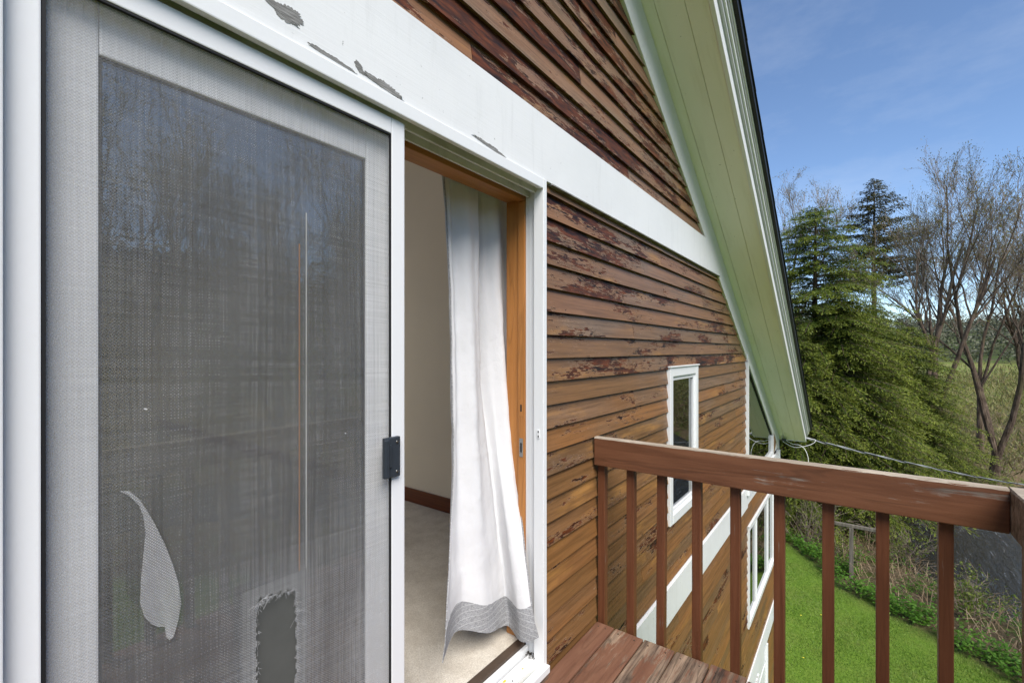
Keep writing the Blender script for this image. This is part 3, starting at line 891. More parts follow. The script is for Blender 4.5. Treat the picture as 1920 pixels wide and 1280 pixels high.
# basement doors with strap hinge
for k, (a, b) in enumerate(((5.95, 6.75), (6.86, 7.66))):
    d = empty('basement_door', ((a + b) / 2, 1.06, 0), house)
    d['label'] = ('white basement door leaf nearer the deck', 'white basement door leaf with black strap latch')[k]
    box('leaf', a + .03, b - .03, 1.050, 1.09, .03, E(-4.36), M['vinyl'], d, .004)
    box('jamb', a - .03, a + .029, 1.020, 1.10, .03, E(-4.345), M['vinyl'], d, .003)
    box('jamb', b - .029, b + .03, 1.022, 1.10, .03, E(-4.345), M['vinyl'], d, .003)
    for zz in (.35, 1.2):
        box('panel', a + .13, b - .13, 1.043, 1.0495, zz, zz + .62, M['vinyl'], d, .006)
    if k == 1:
        box('latch_plate', a + .04, a + .09, 1.030, 1.0495, E(-4.86), E(-4.66), M['black'], d, .004)
        box('latch_bar', a + .02, a + .24, 0.995, 1.029, E(-4.74), E(-4.705), M['black'], d, .006)
        box('latch_grip', a + .19, a + .225, .985, 1.0, E(-4.95), E(-4.7405), M['black'], d, .006)

# ------------------------------------------------------------------ sliding patio door (fixed panel, open panel) and screen
door = empty('patio_door', (.865, 1.05, E(-1.36)), house)
door['label'] = 'white patio door standing open with orange pine lining'
V_, T_ = M['vinyl'], M['track']
X0, X1, ZT, ZB = .088, 1.64, .705, -1.358
box('jamb_flange', 1.574, 1.600, 1.022, 1.071, E(-1.3045), E(ZT), V_, door, .003)
box('jamb', X1 - .034, X1 - .002, 1.0715, 1.098, E(ZB), E(ZT), V_, door, .002)
box('jamb_stop', X1 - .044, X1 - .0345, 1.085, 1.110, E(ZB + .03), E(ZT - .03), V_, door, .002)
box('jamb', X1 - .040, X1 - .002, 1.1105, 1.130, E(ZB), E(ZT), V_, door, .002)
box('jamb_flange', X0 - .03, X0 - .001, 1.022, 1.13, E(ZB), E(ZT), V_, door, .003)
# head with its tracks
box('head', X0, 1.5735, 1.022, 1.040, E(.664), E(ZT), V_, door, .003)
box('head_track', X0, X1 - .035, 1.0405, 1.062, E(.682), E(ZT), T_, door, .001)
box('head_track', X0, X1 - .035, 1.0625, 1.072, E(.655), E(ZT), T_, door, .002)
box('head_track', X0, X1 - .041, 1.0725, 1.105, E(.676), E(ZT), T_, door, .001)
box('head_track', X0, X1 - .041, 1.1055, 1.115, E(.650), E(ZT), T_, door, .002)
box('head_track', X0, X1 - .041, 1.1155, 1.130, E(.668), E(ZT), T_, door, .001)
# sill with tracks
box('sill', X0, 1.603, 1.008, 1.042, E(-1.335), E(-1.305), V_, door, .003)
box('sill_riser', X0 - .03, 1.603, 1.016, 1.041, E(-1.40), E(-1.3355), M['deck'], door)
box('sill_track', X0, X1 - .041, 1.0425, 1.052, E(-1.37), E(-1.300), T_, door, .001)
box('sill_track', X0, X1 - .041, 1.0525, 1.106, E(-1.37), E(-1.290), V_, door, .001)
box('sill_groove', X0, X1 - .041, 1.1065, 1.113, E(-1.37), E(-1.298), M['gasket'], door)
box('sill_track', X0, X1 - .041, 1.1135, 1.130, E(-1.37), E(-1.264), V_, door, .002)
box('threshold', X0, X1 - .045, 1.1305, 1.168, E(-1.37), E(-1.252), M['sillbrown'], door, .003)
# pine lining
box('pine_jamb', X1 - .048, X1 + .02, 1.1305, 1.165, E(-1.2515), E(.64), M['pine'], door, .002)
box('pine_jamb', X1 - .040, X1 + .02, 1.1655, 1.235, E(-1.2515), E(.652), M['pine'], door, .003)
box('pine_head', X0, X1 + .02, 1.1310, 1.165, E(.6405), E(.70), M['pine_h'], door, .002)
box('pine_head', X0, X1 + .02, 1.1655, 1.235, E(.6525), E(.70), M['pine_h'], door, .003)
box('pine_jamb', X0 - .03, X0 + .002, 1.1305, 1.235, E(-1.2515), E(.64), M['pine'], door, .002)
box('strike_plate', X1 - .0495, X1 - .0482, 1.139, 1.157, E(-.46), E(-.38), M['bare_patch'], door)
box('strike_slot', X1 - .0500, X1 - .0496, 1.144, 1.152, E(-.44), E(-.40), M['gasket'], door)
box('strike_plate', X1 - .0495, X1 - .0482, 1.139, 1.157, E(-.285), E(-.215), M['pine'], door)
box('strike_slot', X1 - .0500, X1 - .0496, 1.144, 1.152, E(-.265), E(-.235), M['gasket'], door)
box('keeper', 1.5705, 1.5738, 1.040, 1.052, E(-.365), E(-.330), M['vinyl'], door, .001)
for zz in (-.357, -.338):
    box('keeper_hole', 1.5698, 1.5704, 1.043, 1.048, E(zz - .004), E(zz + .004), M['gasket'], door)
box('screw_hole', X1 - .0352, X1 - .0342, 1.078, 1.084, E(-.30), E(-.293), M['gasket'], door)
for sx, sy, ax, az in ((1.36, 1.074, .016, .007), (1.40, 1.090, .011, .006), (1.50, 1.075, .006, .003), (1.28, 1.085, .02, .004)):
    n = 14
    P = [(sx + math.cos(2 * math.pi * i / n) * ax * random.uniform(.6, 1.2), sy + math.sin(2 * math.pi * i / n) * az * random.uniform(.6, 1.2), E(-1.2894)) for i in range(n)]
    link('paint_splash', pymesh('paint_splash', P, [tuple(range(n))]), M['paint_yellow'], door)
for sx, sy in ((1.42, 1.066), (1.30, 1.098), (1.19, 1.066)):
    n = 8
    P = [(sx + math.cos(2 * math.pi * i / n) * .0035, sy + math.sin(2 * math.pi * i / n) * .0035, E(-1.2892)) for i in range(n)]
    link('screw_hole', pymesh('screw_hole', P, [tuple(range(n))]), M['gasket'], door)
# debris in the corner
V, F = [], []
for i in range(60):
    a = random.uniform(0, 6.28); l = random.uniform(.004, .012)
    p = Vector((X1 - .045 - abs(random.gauss(0, .012)), random.uniform(1.055, 1.115), E(-1.288) + random.uniform(0, .008)))
    d = Vector((math.cos(a), math.sin(a), random.uniform(-.1, .3))) * l
    w = Vector((-math.sin(a), math.cos(a), .2)) * .002
    b = len(V); V += [p - d, p + w, p + d, p - w + Vector((0, 0, .002))]; F.append((b, b + 1, b + 2, b + 3))
o = link('debris', pymesh('debris', V, F), M['sheath'], door); o['kind'] = 'stuff'

def panel(x0, x1, y0, y1, z0, z1, stile, top, bot, mat, parent):
    box('stile', x0, x0 + stile, y0, y1, E(z0), E(z1), mat, parent, .004)
    box('stile', x1 - stile, x1, y0, y1, E(z0), E(z1), mat, parent, .004)
    box('top_rail', x0 + stile + .0004, x1 - stile - .0004, y0 + .001, y1 - .001, E(z1 - top), E(z1), mat, parent, .004)
    box('bottom_rail', x0 + stile + .0004, x1 - stile - .0004, y0 + .001, y1 - .001, E(z0), E(z0 + bot), mat, parent, .004)
    g = .006
    for (a, b, c_, d_) in ((x0 + stile, x0 + stile + g, z0 + bot, z1 - top), (x1 - stile - g, x1 - stile, z0 + bot, z1 - top), (x0 + stile + g, x1 - stile - g, z1 - top - g, z1 - top)):
        box('glazing_gasket', a + .0002, b - .0002, y0 + .008, y1 - .008, E(c_ + .0003), E(d_ - .0003), M['gasket'], parent)
    box('pane', x0 + stile + .001, x1 - stile - .001, (y0 + y1) / 2 - .003, (y0 + y1) / 2 + .003, E(z0 + bot + .001), E(z1 - top - .001), M['glass'], parent)
fp = door
panel(.098, .872, 1.078, 1.104, -1.285, .640, .108, .112, .13, M['panel_white'], fp)
panel(.082 + .03, .880, 1.1165, 1.129, -1.260, .640, .060, .075, .10, M['panel_white'], fp)

scr = empty('screen_door', (.48, 1.05, E(-1.33)), house)
scr['label'] = 'sliding insect screen with white frame and torn grey mesh'
SX0, SX1, SZ0, SZ1 = .0875, .868, -1.298, .655
FW = M['frame_white']
box('stile', SX0, SX0 + .042, 1.0425, 1.0618, E(SZ0), E(SZ1), FW, scr, .003)
box('stile', SX1 - .046, SX1, 1.0425, 1.0618, E(SZ0), E(SZ1), FW, scr, .003)
box('top_rail', SX0 + .0425, SX1 - .0465, 1.0430, 1.0615, E(SZ1 - .045), E(SZ1), FW, scr, .003)
box('bottom_rail', SX0 + .0425, SX1 - .0465, 1.0430, 1.0615, E(SZ0), E(SZ0 + .05), FW, scr, .003)
ia, ib, iza, izb = SX0 + .0425, SX1 - .0465, SZ0 + .05, SZ1 - .045
for (a, b, c_, d_) in ((ia, ia + .005, iza, izb), (ib - .0035, ib, iza, izb), (ia + .0052, ib - .0037, izb - .0045, izb)):
    box('spline', a + .0001, b, 1.0445, 1.0520, E(c_), E(d_ - .0002), M['gasket'], scr)
# the woven sheet with its tear
HOLE = [(.463, -.560), (.470, -.549), (.500, -.551), (.548, -.560), (.5505, -.66), (.549, -.92), (.464, -.93), (.462, -.74)]
nxs, nzs = 250, 640
xv = np.linspace(ia + .005, ib - .0035, nxs); zv = np.linspace(iza, izb - .0045, nzs)
XX, ZZ = np.meshgrid(xv, zv)
edge = np.minimum(np.minimum(XX - ia, ib - XX) / .12, np.minimum(ZZ - iza, izb - ZZ) / .12).clip(0, 1)
YY = 1.0505 + .0035 * edge * (np.sin(XX * 9 + ZZ * 5) + .6 * np.sin(XX * 21 - ZZ * 13 + 2)) - .004 * edge * np.exp(-(((XX - .51) / .10) ** 2 + ((ZZ + .62) / .16) ** 2))
cx = (XX[:-1, :-1] + XX[1:, 1:]) / 2; cz = (ZZ[:-1, :-1] + ZZ[1:, 1:]) / 2
hx = cx + .0016 * np.sin(cz * 233 + 2 * np.sin(cz * 61)) + rng.normal(0, .0007, cx.shape); hz = cz + .0018 * np.sin(cx * 300 + 1) + rng.normal(0, .0007, cx.shape)
keep = ~in_poly(hx, hz, HOLE)
i2, j2 = np.meshgrid(np.arange(nxs - 1), np.arange(nzs - 1))
a1 = (j2 * nxs + i2)[keep]
me = npmesh('screen_mesh', np.stack([XX.ravel(), YY.ravel(), (ZZ + EYE).ravel()], 1), np.stack([a1, a1 + 1, a1 + nxs + 1, a1 + nxs], 1))
link('screen_mesh', me, M['screen'], scr, True)
# loose threads along the tear
V, F = [], []
for i in range(260):
    k = random.randrange(len(HOLE)); p0, p1 = HOLE[k], HOLE[(k + 1) % len(HOLE)]
    t = random.random(); x, z = p0[0] + (p1[0] - p0[0]) * t, p0[1] + (p1[1] - p0[1]) * t
    if random.random() < .12: ln, a = random.uniform(.010, .028), random.uniform(-.4, .5)
    else: ln, a = random.uniform(.003, .010), random.uniform(0, 6.28)
    d = Vector((math.cos(a) * random.choice((-1, 1)), random.uniform(-.5, .1), math.sin(a)))
    p = Vector((x, 1.0445, E(z)))
    pts = [p, p + d * ln * .5, p + d * ln + Vector((0, -.002, -ln * .25))]
    v, f = tube(pts, .00022, 3); b = len(V); V += v; F += [tuple(q + b for q in ff) for ff in f]
o = link('frayed_threads', pymesh('frayed_threads', V, F), M['thread'], scr); o['kind'] = 'stuff'
# a torn-off flap of mesh hanging doubled over the sheet, and a grey sheet added to imitate the dull glass seen through the tear
TAIL = [(.294, -.324), (.312, -.340), (.329, -.366), (.338, -.395), (.342, -.438), (.338, -.49), (.333, -.547), (.331, -.598), (.340, -.635), (.354, -.659), (.368, -.672), (.381, -.679), (.383, -.706), (.390, -.715), (.397, -.711), (.408, -.672), (.414, -.635), (.407, -.580), (.397, -.534), (.380, -.474), (.359, -.417), (.344, -.380), (.330, -.352), (.312, -.328)]
kf = 1.0440 / 1.35
n = len(TAIL)
V = [(x * kf, 1.0440 - .0012 * math.sin(x * 160) - .0010 * math.sin(z * 40), E(z * kf)) for x, z in TAIL] + [(x * kf, 1.0447 - .0012 * math.sin(x * 160) - .0010 * math.sin(z * 40), E(z * kf)) for x, z in TAIL]
F = [tuple(range(n)), tuple(range(2 * n - 1, n - 1, -1))] + [(i, i + n, (i + 1) % n + n, (i + 1) % n) for i in range(n)]
link('mesh_flap', pymesh('mesh_flap', V, F), M['flap'], scr)
box('glass_tone_sheet', .440, .585, 1.0660, 1.0675, E(-1.0), E(-.53), M['glass_tone'], scr)
box('glazing_bar', .5945, .5970, 1.0866, 1.0878, E(-.695), E(.34), M['track'], door)
box('glazing_bar', .5770, .5795, 1.0868, 1.0878, E(-.62), E(.26), M['pine'], door)
# latch
box('latch', .788, .842, 1.0290, 1.0424, E(-.356), E(-.243), M['black'], scr, .004)
box('latch_lip', .782, .796, 1.0180, 1.0288, E(-.352), E(-.247), M['black'], scr, .003)
box('latch_ridge', .800, .8075, 1.0235, 1.0288, E(-.325), E(-.262), M['black'], scr, .002)
for zz in (-.258, -.341):
    v, f = tube([(.830, 1.0292, E(zz)), (.830, 1.0270, E(zz))], [.0045, .0035], 10); f.append(tuple(range(10, 20)))
    link('screw', pymesh('screw', v, f), M['steel'], scr)

# ------------------------------------------------------------------ room behind the door
FLZ = -1.252
CE0 = C_SOF - .10
RX0, RX1, RY1, RZ = -2.6, 2.51, 9.19, 1.44
fl = box('carpet_floor', RX0, RX1, 1.1685, RY1, E(FLZ - .1), E(FLZ), M['carpet']); tag(fl, 'beige carpet inside the open door', 'carpet', kind='structure')
iw = box('interior_wall', RX1, RX1 + .1, 1.2055, RY1, E(FLZ), E(2.0), M['plaster']); tag(iw, 'cream side wall of the room seen through the door', 'wall', kind='structure')
box('skirting', RX1 - .016, RX1 - .0005, 1.237, RY1 - .001, E(FLZ + .001), E(FLZ + .112), M['skirting'], iw, .003)
iw2 = box('interior_wall', -.34, RX1, RY1 - .05, RY1, E(FLZ), E(RZ), M['plaster']); tag(iw2, 'cream back wall of the room', 'wall', kind='structure')
iw3 = box('interior_wall', RX0 - .1, RX0, 1.2055, RY1, E(FLZ), E(rake(RX0, CE0) - .001), M['plaster']); tag(iw3, 'cream far side wall of the room', 'wall', kind='structure')
for nm, a, b, c_, d_ in (('interior_wall', RX0, X0 - .031, FLZ, RZ), ('interior_wall', X1 + .021, RX1, FLZ, RZ), ('interior_wall', X0 - .03, X1 + .02, .7005, RZ)):
    o = box(nm, a, b, 1.2055, 1.234, E(c_), E(d_), M['plaster']); tag(o, 'cream inner face of the wall round the patio door', 'wall', 'door wall', kind='structure')
CE = C_SOF - .10
ADDED_SKY = (-2.5, .65, 1.7, 8.2)                 # unseen skylight added in the far slope to brighten the room
def slab(name, xa, xb, ya, yb, c, th, mat, parent=None):
    za, zb = E(rake(xa, c)), E(rake(xb, c))
    me = pymesh(name, [(xa, ya, za), (xb, ya, zb), (xb, yb, zb), (xa, yb, za), (xa, ya, za + th), (xb, ya, zb + th), (xb, yb, zb + th), (xa, yb, za + th)],
                [(3, 2, 1, 0), (4, 5, 6, 7), (0, 1, 5, 4), (1, 2, 6, 5), (2, 3, 7, 6), (3, 0, 4, 7)])
    return link(name, me, mat, parent)
for a, b, c_, d_ in ((RIDGE_X, RX1 + .1, 1.2055, RY1), (ADDED_SKY[1], RIDGE_X - .001, 1.2055, RY1), (RX0 - .1, ADDED_SKY[0], 1.2055, RY1), (ADDED_SKY[0], ADDED_SKY[1], 1.2055, ADDED_SKY[2]), (ADDED_SKY[0], ADDED_SKY[1], ADDED_SKY[3], RY1)):
    ce = slab('ceiling', a, b, c_, d_, CE, .04, M['ceiling']); tag(ce, 'pale sloping ceiling of the room behind the door', 'ceiling', 'room ceiling', kind='structure')
for a, b, c_, d_ in ((ADDED_SKY[0] - .03, ADDED_SKY[0], ADDED_SKY[2], ADDED_SKY[3]), (ADDED_SKY[1], ADDED_SKY[1] + .03, ADDED_SKY[2], ADDED_SKY[3]), (ADDED_SKY[0], ADDED_SKY[1], ADDED_SKY[2] - .03, ADDED_SKY[2]), (ADDED_SKY[0], ADDED_SKY[1], ADDED_SKY[3], ADDED_SKY[3] + .03)):
    slab('added_skylight_shaft', a, b, c_, d_, CE + .041, .36, M['ceiling'], house)
slab('added_skylight_pane', ADDED_SKY[0], ADDED_SKY[1], ADDED_SKY[2], ADDED_SKY[3], C_SOF + .31, .006, M['glass_clear'], house)
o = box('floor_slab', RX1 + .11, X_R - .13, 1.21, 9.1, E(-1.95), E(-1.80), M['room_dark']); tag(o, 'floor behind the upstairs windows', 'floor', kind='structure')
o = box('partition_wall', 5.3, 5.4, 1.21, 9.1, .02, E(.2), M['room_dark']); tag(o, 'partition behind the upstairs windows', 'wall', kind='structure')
# ------------------------------------------------------------------ curtains
def catmull(P, n):
    out = []
    P = [Vector(p) for p in P]
    for i in range(len(P) - 1):
        p0 = P[max(i - 1, 0)]; p1 = P[i]; p2 = P[i + 1]; p3 = P[min(i + 2, len(P) - 1)]
        for k in range(n):
            t = k / n
            out.append(.5 * ((2 * p1) + (-p0 + p2) * t + (2 * p0 - 5 * p1 + 4 * p2 - p3) * t * t + (-p0 + 3 * p1 - 3 * p2 + p3) * t ** 3))
    out.append(P[-1])
    return out
# columns from the left edge to the right edge: (x, y, z) at the top, down to the foot of the lining and the foot of the hem
colsC = [
    [(1.262, 1.290, .78), (1.286, 1.275, .286), (1.285, 1.262, -.092), (1.281, 1.250, -.445), (1.228, 1.220, -.791), (1.160, 1.170, -1.000), (1.127, 1.150, -1.094)],
    [(1.330, 1.300, .78), (1.330, 1.290, .286), (1.330, 1.280, -.092), (1.325, 1.275, -.445), (1.312, 1.262, -.770), (1.303, 1.245, -.992), (1.286, 1.240, -1.095)],
    [(1.430, 1.270, .78), (1.435, 1.262, .286), (1.425, 1.248, -.092), (1.420, 1.230, -.445), (1.420, 1.215, -.770), (1.423, 1.200, -1.040), (1.431, 1.200, -1.158)],
    [(1.500, 1.330, .78), (1.505, 1.330, .286), (1.520, 1.325, -.092), (1.540, 1.285, -.445), (1.560, 1.250, -.800), (1.575, 1.220, -1.077), (1.570, 1.210, -1.198)],
    [(1.560, 1.275, .78), (1.560, 1.270, .286), (1.565, 1.255, -.092), (1.560, 1.235, -.445), (1.545, 1.170, -.800), (1.533, 1.120, -1.078), (1.528, 1.100, -1.205)],
    [(1.690, 1.290, .78), (1.665, 1.275, .286), (1.635, 1.240, -.092), (1.618, 1.200, -.387), (1.590, 1.140, -.760), (1.548, 1.062, -1.052), (1.531, 1.018, -1.156)],
]
NV = 8
down = [catmull(c, NV) for c in colsC]
NU = 10
rows = []
for r in range(len(down[0])):
    rows.append([tuple(p) for p in catmull([down[c][r] for c in range(6)], NU)])
split = 5 * NV
LCN = len(rows[0]) - 1
def sheet(name, r0, r1, c0, c1, mat, parent, off=0, thick=.0022):
    V, F = [], []
    w = c1 - c0 + 1
    for s_ in (0, 1):
        for r in range(r0, r1 + 1):
            for c in range(c0, c1 + 1):
                p = Vector(rows[r][c])
                j = .009 * math.sin(2 * math.pi * (c / LCN) * 5.5 + 1.2 * math.sin(p.z * 1.7)) * min(1, max(0, (p.z + 1.15) / .8)) + mnoise.noise(p * 9) * .005 + mnoise.noise(Vector((p.x * 60, p.y * 40, p.z * 7))) * .0035 + mnoise.noise(p * 26) * .0022
                V.append((p.x, p.y + off + j + s_ * thick, E(p.z)))
    n = w * (r1 - r0 + 1)
    for r in range(r1 - r0):
        for c in range(w - 1):
            a = r * w + c
            F.append((a, a + 1, a + w + 1, a + w)); F.append((n + a + w, n + a + w + 1, n + a + 1, n + a))
    def rim(q):
        b = len(V); V.extend([V[i] for i in q]); F.append((b, b + 1, b + 2, b + 3))
    for r in range(r1 - r0):
        for c in (0, w - 1):
            a = r * w + c; rim((a, a + w, n + a + w, n + a))
    for c in range(w - 1):
        for r in (0, r1 - r0):
            a = r * w + c; rim((a, a + 1, n + a + 1, n + a))
    return link(name, pymesh(name, V, F), mat, parent, True)
cur = empty('curtain', (1.42, 1.25, E(-1.2))); tag(cur, 'white lined curtain with grey hem blowing out of the open door', 'curtain')
LC = len(rows[0]) - 1
sheet('lining', 0, split, 0, LC, M['lining'], cur)
sheet('hem', split, len(rows) - 1, 0, LC, M['hem'], cur, -.0012, .0045)
for c in (0, LC):
    pts = [(rows[r][c][0], rows[r][c][1] + mnoise.noise(Vector(rows[r][c]) * 9) * .004, E(rows[r][c][2])) for r in range(split + 1)]
    v, f = tube(pts, .0028, 5)
    link('side_hem', pymesh('side_hem', v, f), M['hem'], cur, True)
# ------------------------------------------------------------------ balcony
DECK = -1.362
bal = empty('balcony', (1.0, .3, E(DECK))); tag(bal, 'red brown wooden balcony with square balusters and worn boards', 'balcony')
BX = 2.088
yb = 1.040
edges = [1.040, .936, .790, .644, .498, .352, .206, .060, -.086, -.232, -.378, -.50]
wear = [.05, .42, .72, .66, .6, .5, .4, .5, .4, .5, .4]
for i in range(len(edges) - 1):
    y1, y0 = edges[i], edges[i + 1] + .006
    xe = BX + random.uniform(-.006, .004)
    if i == 0: y1 -= .006
    if i == 4: xe += .02
    zt_ = E(DECK) + random.uniform(-.002, .002)
    o = box('deck_board', -1.6, xe, y0, y1, zt_ - .036, zt_, M['deck'], bal, .005)
    o.color = (wear[i] - .25, 0, 0, 1)
for i in range(7):
    for yy in (edges[i] - .03, edges[i + 1] + .036):
        v, f = tube([(2.052, yy, E(DECK) - .004), (2.052, yy, E(DECK) + .0024)], [.0042, .0036], 8); f.append(tuple(range(8, 16)))
        link('screw_head', pymesh('screw_head', v, f), M['sillbrown'], bal)
box('ledger', -1.6, 2.06, 1.012, 1.041, E(DECK - .24), E(DECK - .045), M['deck'], bal)
box('rim_joist', 2.040, 2.078, -.48, 1.010, E(DECK - .22), E(DECK - .040), M['deck'], bal, .003)
box('rim_joist', -1.6, 2.039, -.48, -.442, E(DECK - .22), E(DECK - .040), M['deck'], bal, .003)
RT = -.437
rail = box('top_rail', 2.066, 2.104, -.388, 1.041, E(RT - .137), E(RT), M['rail'], bal, .004); rail.color = (.10, 0, 0, 1)
# the worn upper edge of the rail: weathered strip with a ragged front lip
def cap(name, x0, x1, y0, y1, z0, z1, along):
    n = 70; V, F = [], []
    L = (y1 - y0) if along == 'y' else (x1 - x0)
    for i in range(n + 1):
        t = i / n
        w = mnoise.noise(Vector((t * L * 14, 3.1, 0))) * .0050 + mnoise.noise(Vector((t * L * 60, 1.1, 0))) * .0016
        top = mnoise.noise(Vector((t * L * 25, 8.1, 0))) * .0010
        if along == 'y':
            y = y0 + L * t
            V += [(x0 + .0005, y, z0 - .003 + w), (x0 + .004, y, z1 + top), (x1 - .004, y, z1 + top), (x1, y, z0 - .004)]
        else:
            x = x0 + L * t
            V += [(x, y0, z0 - .004), (x, y0 + .004, z1 + top), (x, y1 - .004, z1 + top), (x, y1 - .0005, z0 - .003 + w)]
    for i in range(n):
        b = 4 * i
        for k in range(3):
            F.append((b + k, b + k + 1, b + 5 + k, b + 4 + k))
    return link(name, pymesh(name, V, F), M['raintop'], bal)
cap('weathered_top', 2.0652, 2.1048, -.387, 1.040, E(RT), E(RT + .0035), 'y')
o = box('side_rail', -1.6, 2.102, -.428, -.3892, E(RT - .137), E(RT), M['rail'], bal, .004); o.color = (.62, 0, 0, 1)
cap('weathered_top', -1.6, 2.103, -.4288, -.3885, E(RT), E(RT + .0035), 'x')
o = box('corner_post', 2.062, 2.15, -.52, -.4285, E(-2.6), E(RT - .004), M['baluster'], bal, .004); o.color = (.05, 0, 0, 1)
bw = .038
for i, y in enumerate([1.021, .868, .722, .561, .404, .242, .080, -.081, -.2475]):
    o = box('baluster', 2.1045, 2.1045 + bw, y - bw / 2, y + bw / 2, E(DECK - .17), E(RT - .02), M['baluster'], bal, .003)
    o.color = (random.uniform(-.10, .08), 0, 0, 1)
    if i in (2,):
        o.rotation_euler = (R(.35), 0, 0)
        o.location = (0, .0315, 0.0)
for i in range(24):
    x = 1.93 - .156 * i
    if x < -1.5: break
    o = box('side_baluster', x - bw / 2, x + bw / 2, -.4675, -.4295, E(DECK - .17), E(RT - .02), M['baluster'], bal, .003)
box('support_post', 1.95, 2.039, -.435, -.345, .0, E(DECK - .225), M['baluster'], bal, .004)
box('support_post', -1.5, -1.41, -.435, -.345, .0, E(DECK - .225), M['baluster'], bal, .004)

# ------------------------------------------------------------------ cables and wires at the eave
def catenary(a, b, sag, n=40):
    a, b = Vector(a), Vector(b)
    return [a.lerp(b, i / n) - Vector((0, 0, sag * 4 * (i / n) * (1 - i / n))) for i in range(n + 1)]
cab = empty('service_cable', (9.2, .7, E(-1.50))); tag(cab, 'twisted grey overhead cable running from the eave over the stream', 'cable')
pts = []
for i in range(161):
    q_ = 55.0 * (i / 160) ** 1.3
    pts.append(Vector((9.19 + .9015 * q_, .72 - .4328 * q_, E(-1.486 - .2415 * q_ + .00254 * q_ * q_ + .003 * max(0, q_ - 11) ** 2))))
for k, (r_, mt) in enumerate(((.009, 'cable'), (.007, 'cable'), (.007, 'cable_dark'))):
    q = []
    for i, p in enumerate(pts):
        t = i * .9 + k * 2.09
        q.append(p + Vector((0, math.cos(t), math.sin(t))) * .013)
    v, f = tube(q, r_, 6)
    link('strand', pymesh('strand', v, f), M[mt], cab, True)
pole = empty('utility_pole', (58.8, -23.1, -1.0)); tag(pole, 'wooden pole carrying the cable beyond the stream', 'pole')
v, f = tube([(58.8, -23.2, -2.0), (58.8, -23.2, 5.9)], [.13, .10], 10); link('post', pymesh('post', v, f), M['oldpost'], pole, True)
wr = empty('eave_wiring', (9.0, .9, E(-1.5))); tag(wr, 'thin white wires looping below the eave end', 'wire')
def wire(P, r_, mt='wire'):
    v, f = tube(catmull(P, 6), r_, 5); link('wire', pymesh('wire', v, f), M[mt], wr, True)
wire([(9.06, 1.0, E(-1.50)), (9.10, .86, E(-1.60)), (9.13, .74, E(-1.62)), (9.14, .66, E(-1.70)), (9.14, .62, E(-1.88)), (9.12, .68, E(-2.02)), (9.10, .80, E(-2.06)), (9.06, .96, E(-2.00))], .006)
wire([(9.06, 1.0, E(-1.56)), (9.12, .82, E(-1.66)), (9.16, .60, E(-1.60)), (9.20, .52, E(-1.52)), (9.20, .60, E(-1.50)), (9.19, .70, E(-1.48))], .005)
wire([(9.06, .98, E(-2.0)), (9.09, .90, E(-1.94)), (9.07, .97, E(-2.08))], .007, 'cable')
box('bracket', 9.00, 9.08, .93, 1.0, E(-1.555), E(-1.515), M['black'], wr, .004)

# ------------------------------------------------------------------ trees
class TM:
    def __init__(s): s.V = []; s.F = []
    def seg(s, pts, rad, sides):
        v, f = tube(pts, rad, sides); b = len(s.V); s.V += v; s.F += [tuple(q + b for q in ff) for ff in f]

def leaf_quads(P, D, N, L, W):
    """diamond leaves: P base, D direction, N normal (unit arrays), L length, W width -> verts, faces"""
    S = np.cross(D, N); S /= (np.linalg.norm(S, axis=1, keepdims=True) + 1e-9)
    L = L[:, None]; W = W[:, None]
    v = np.stack([P, P + D * L * .5 + S * W * .5, P + D * L, P + D * L * .5 - S * W * .5], 1).reshape(-1, 3)
    f = np.arange(len(P) * 4).reshape(-1, 4)
    return v, f

def unit(a):
    return a / (np.linalg.norm(a, axis=-1, keepdims=True) + 1e-9)

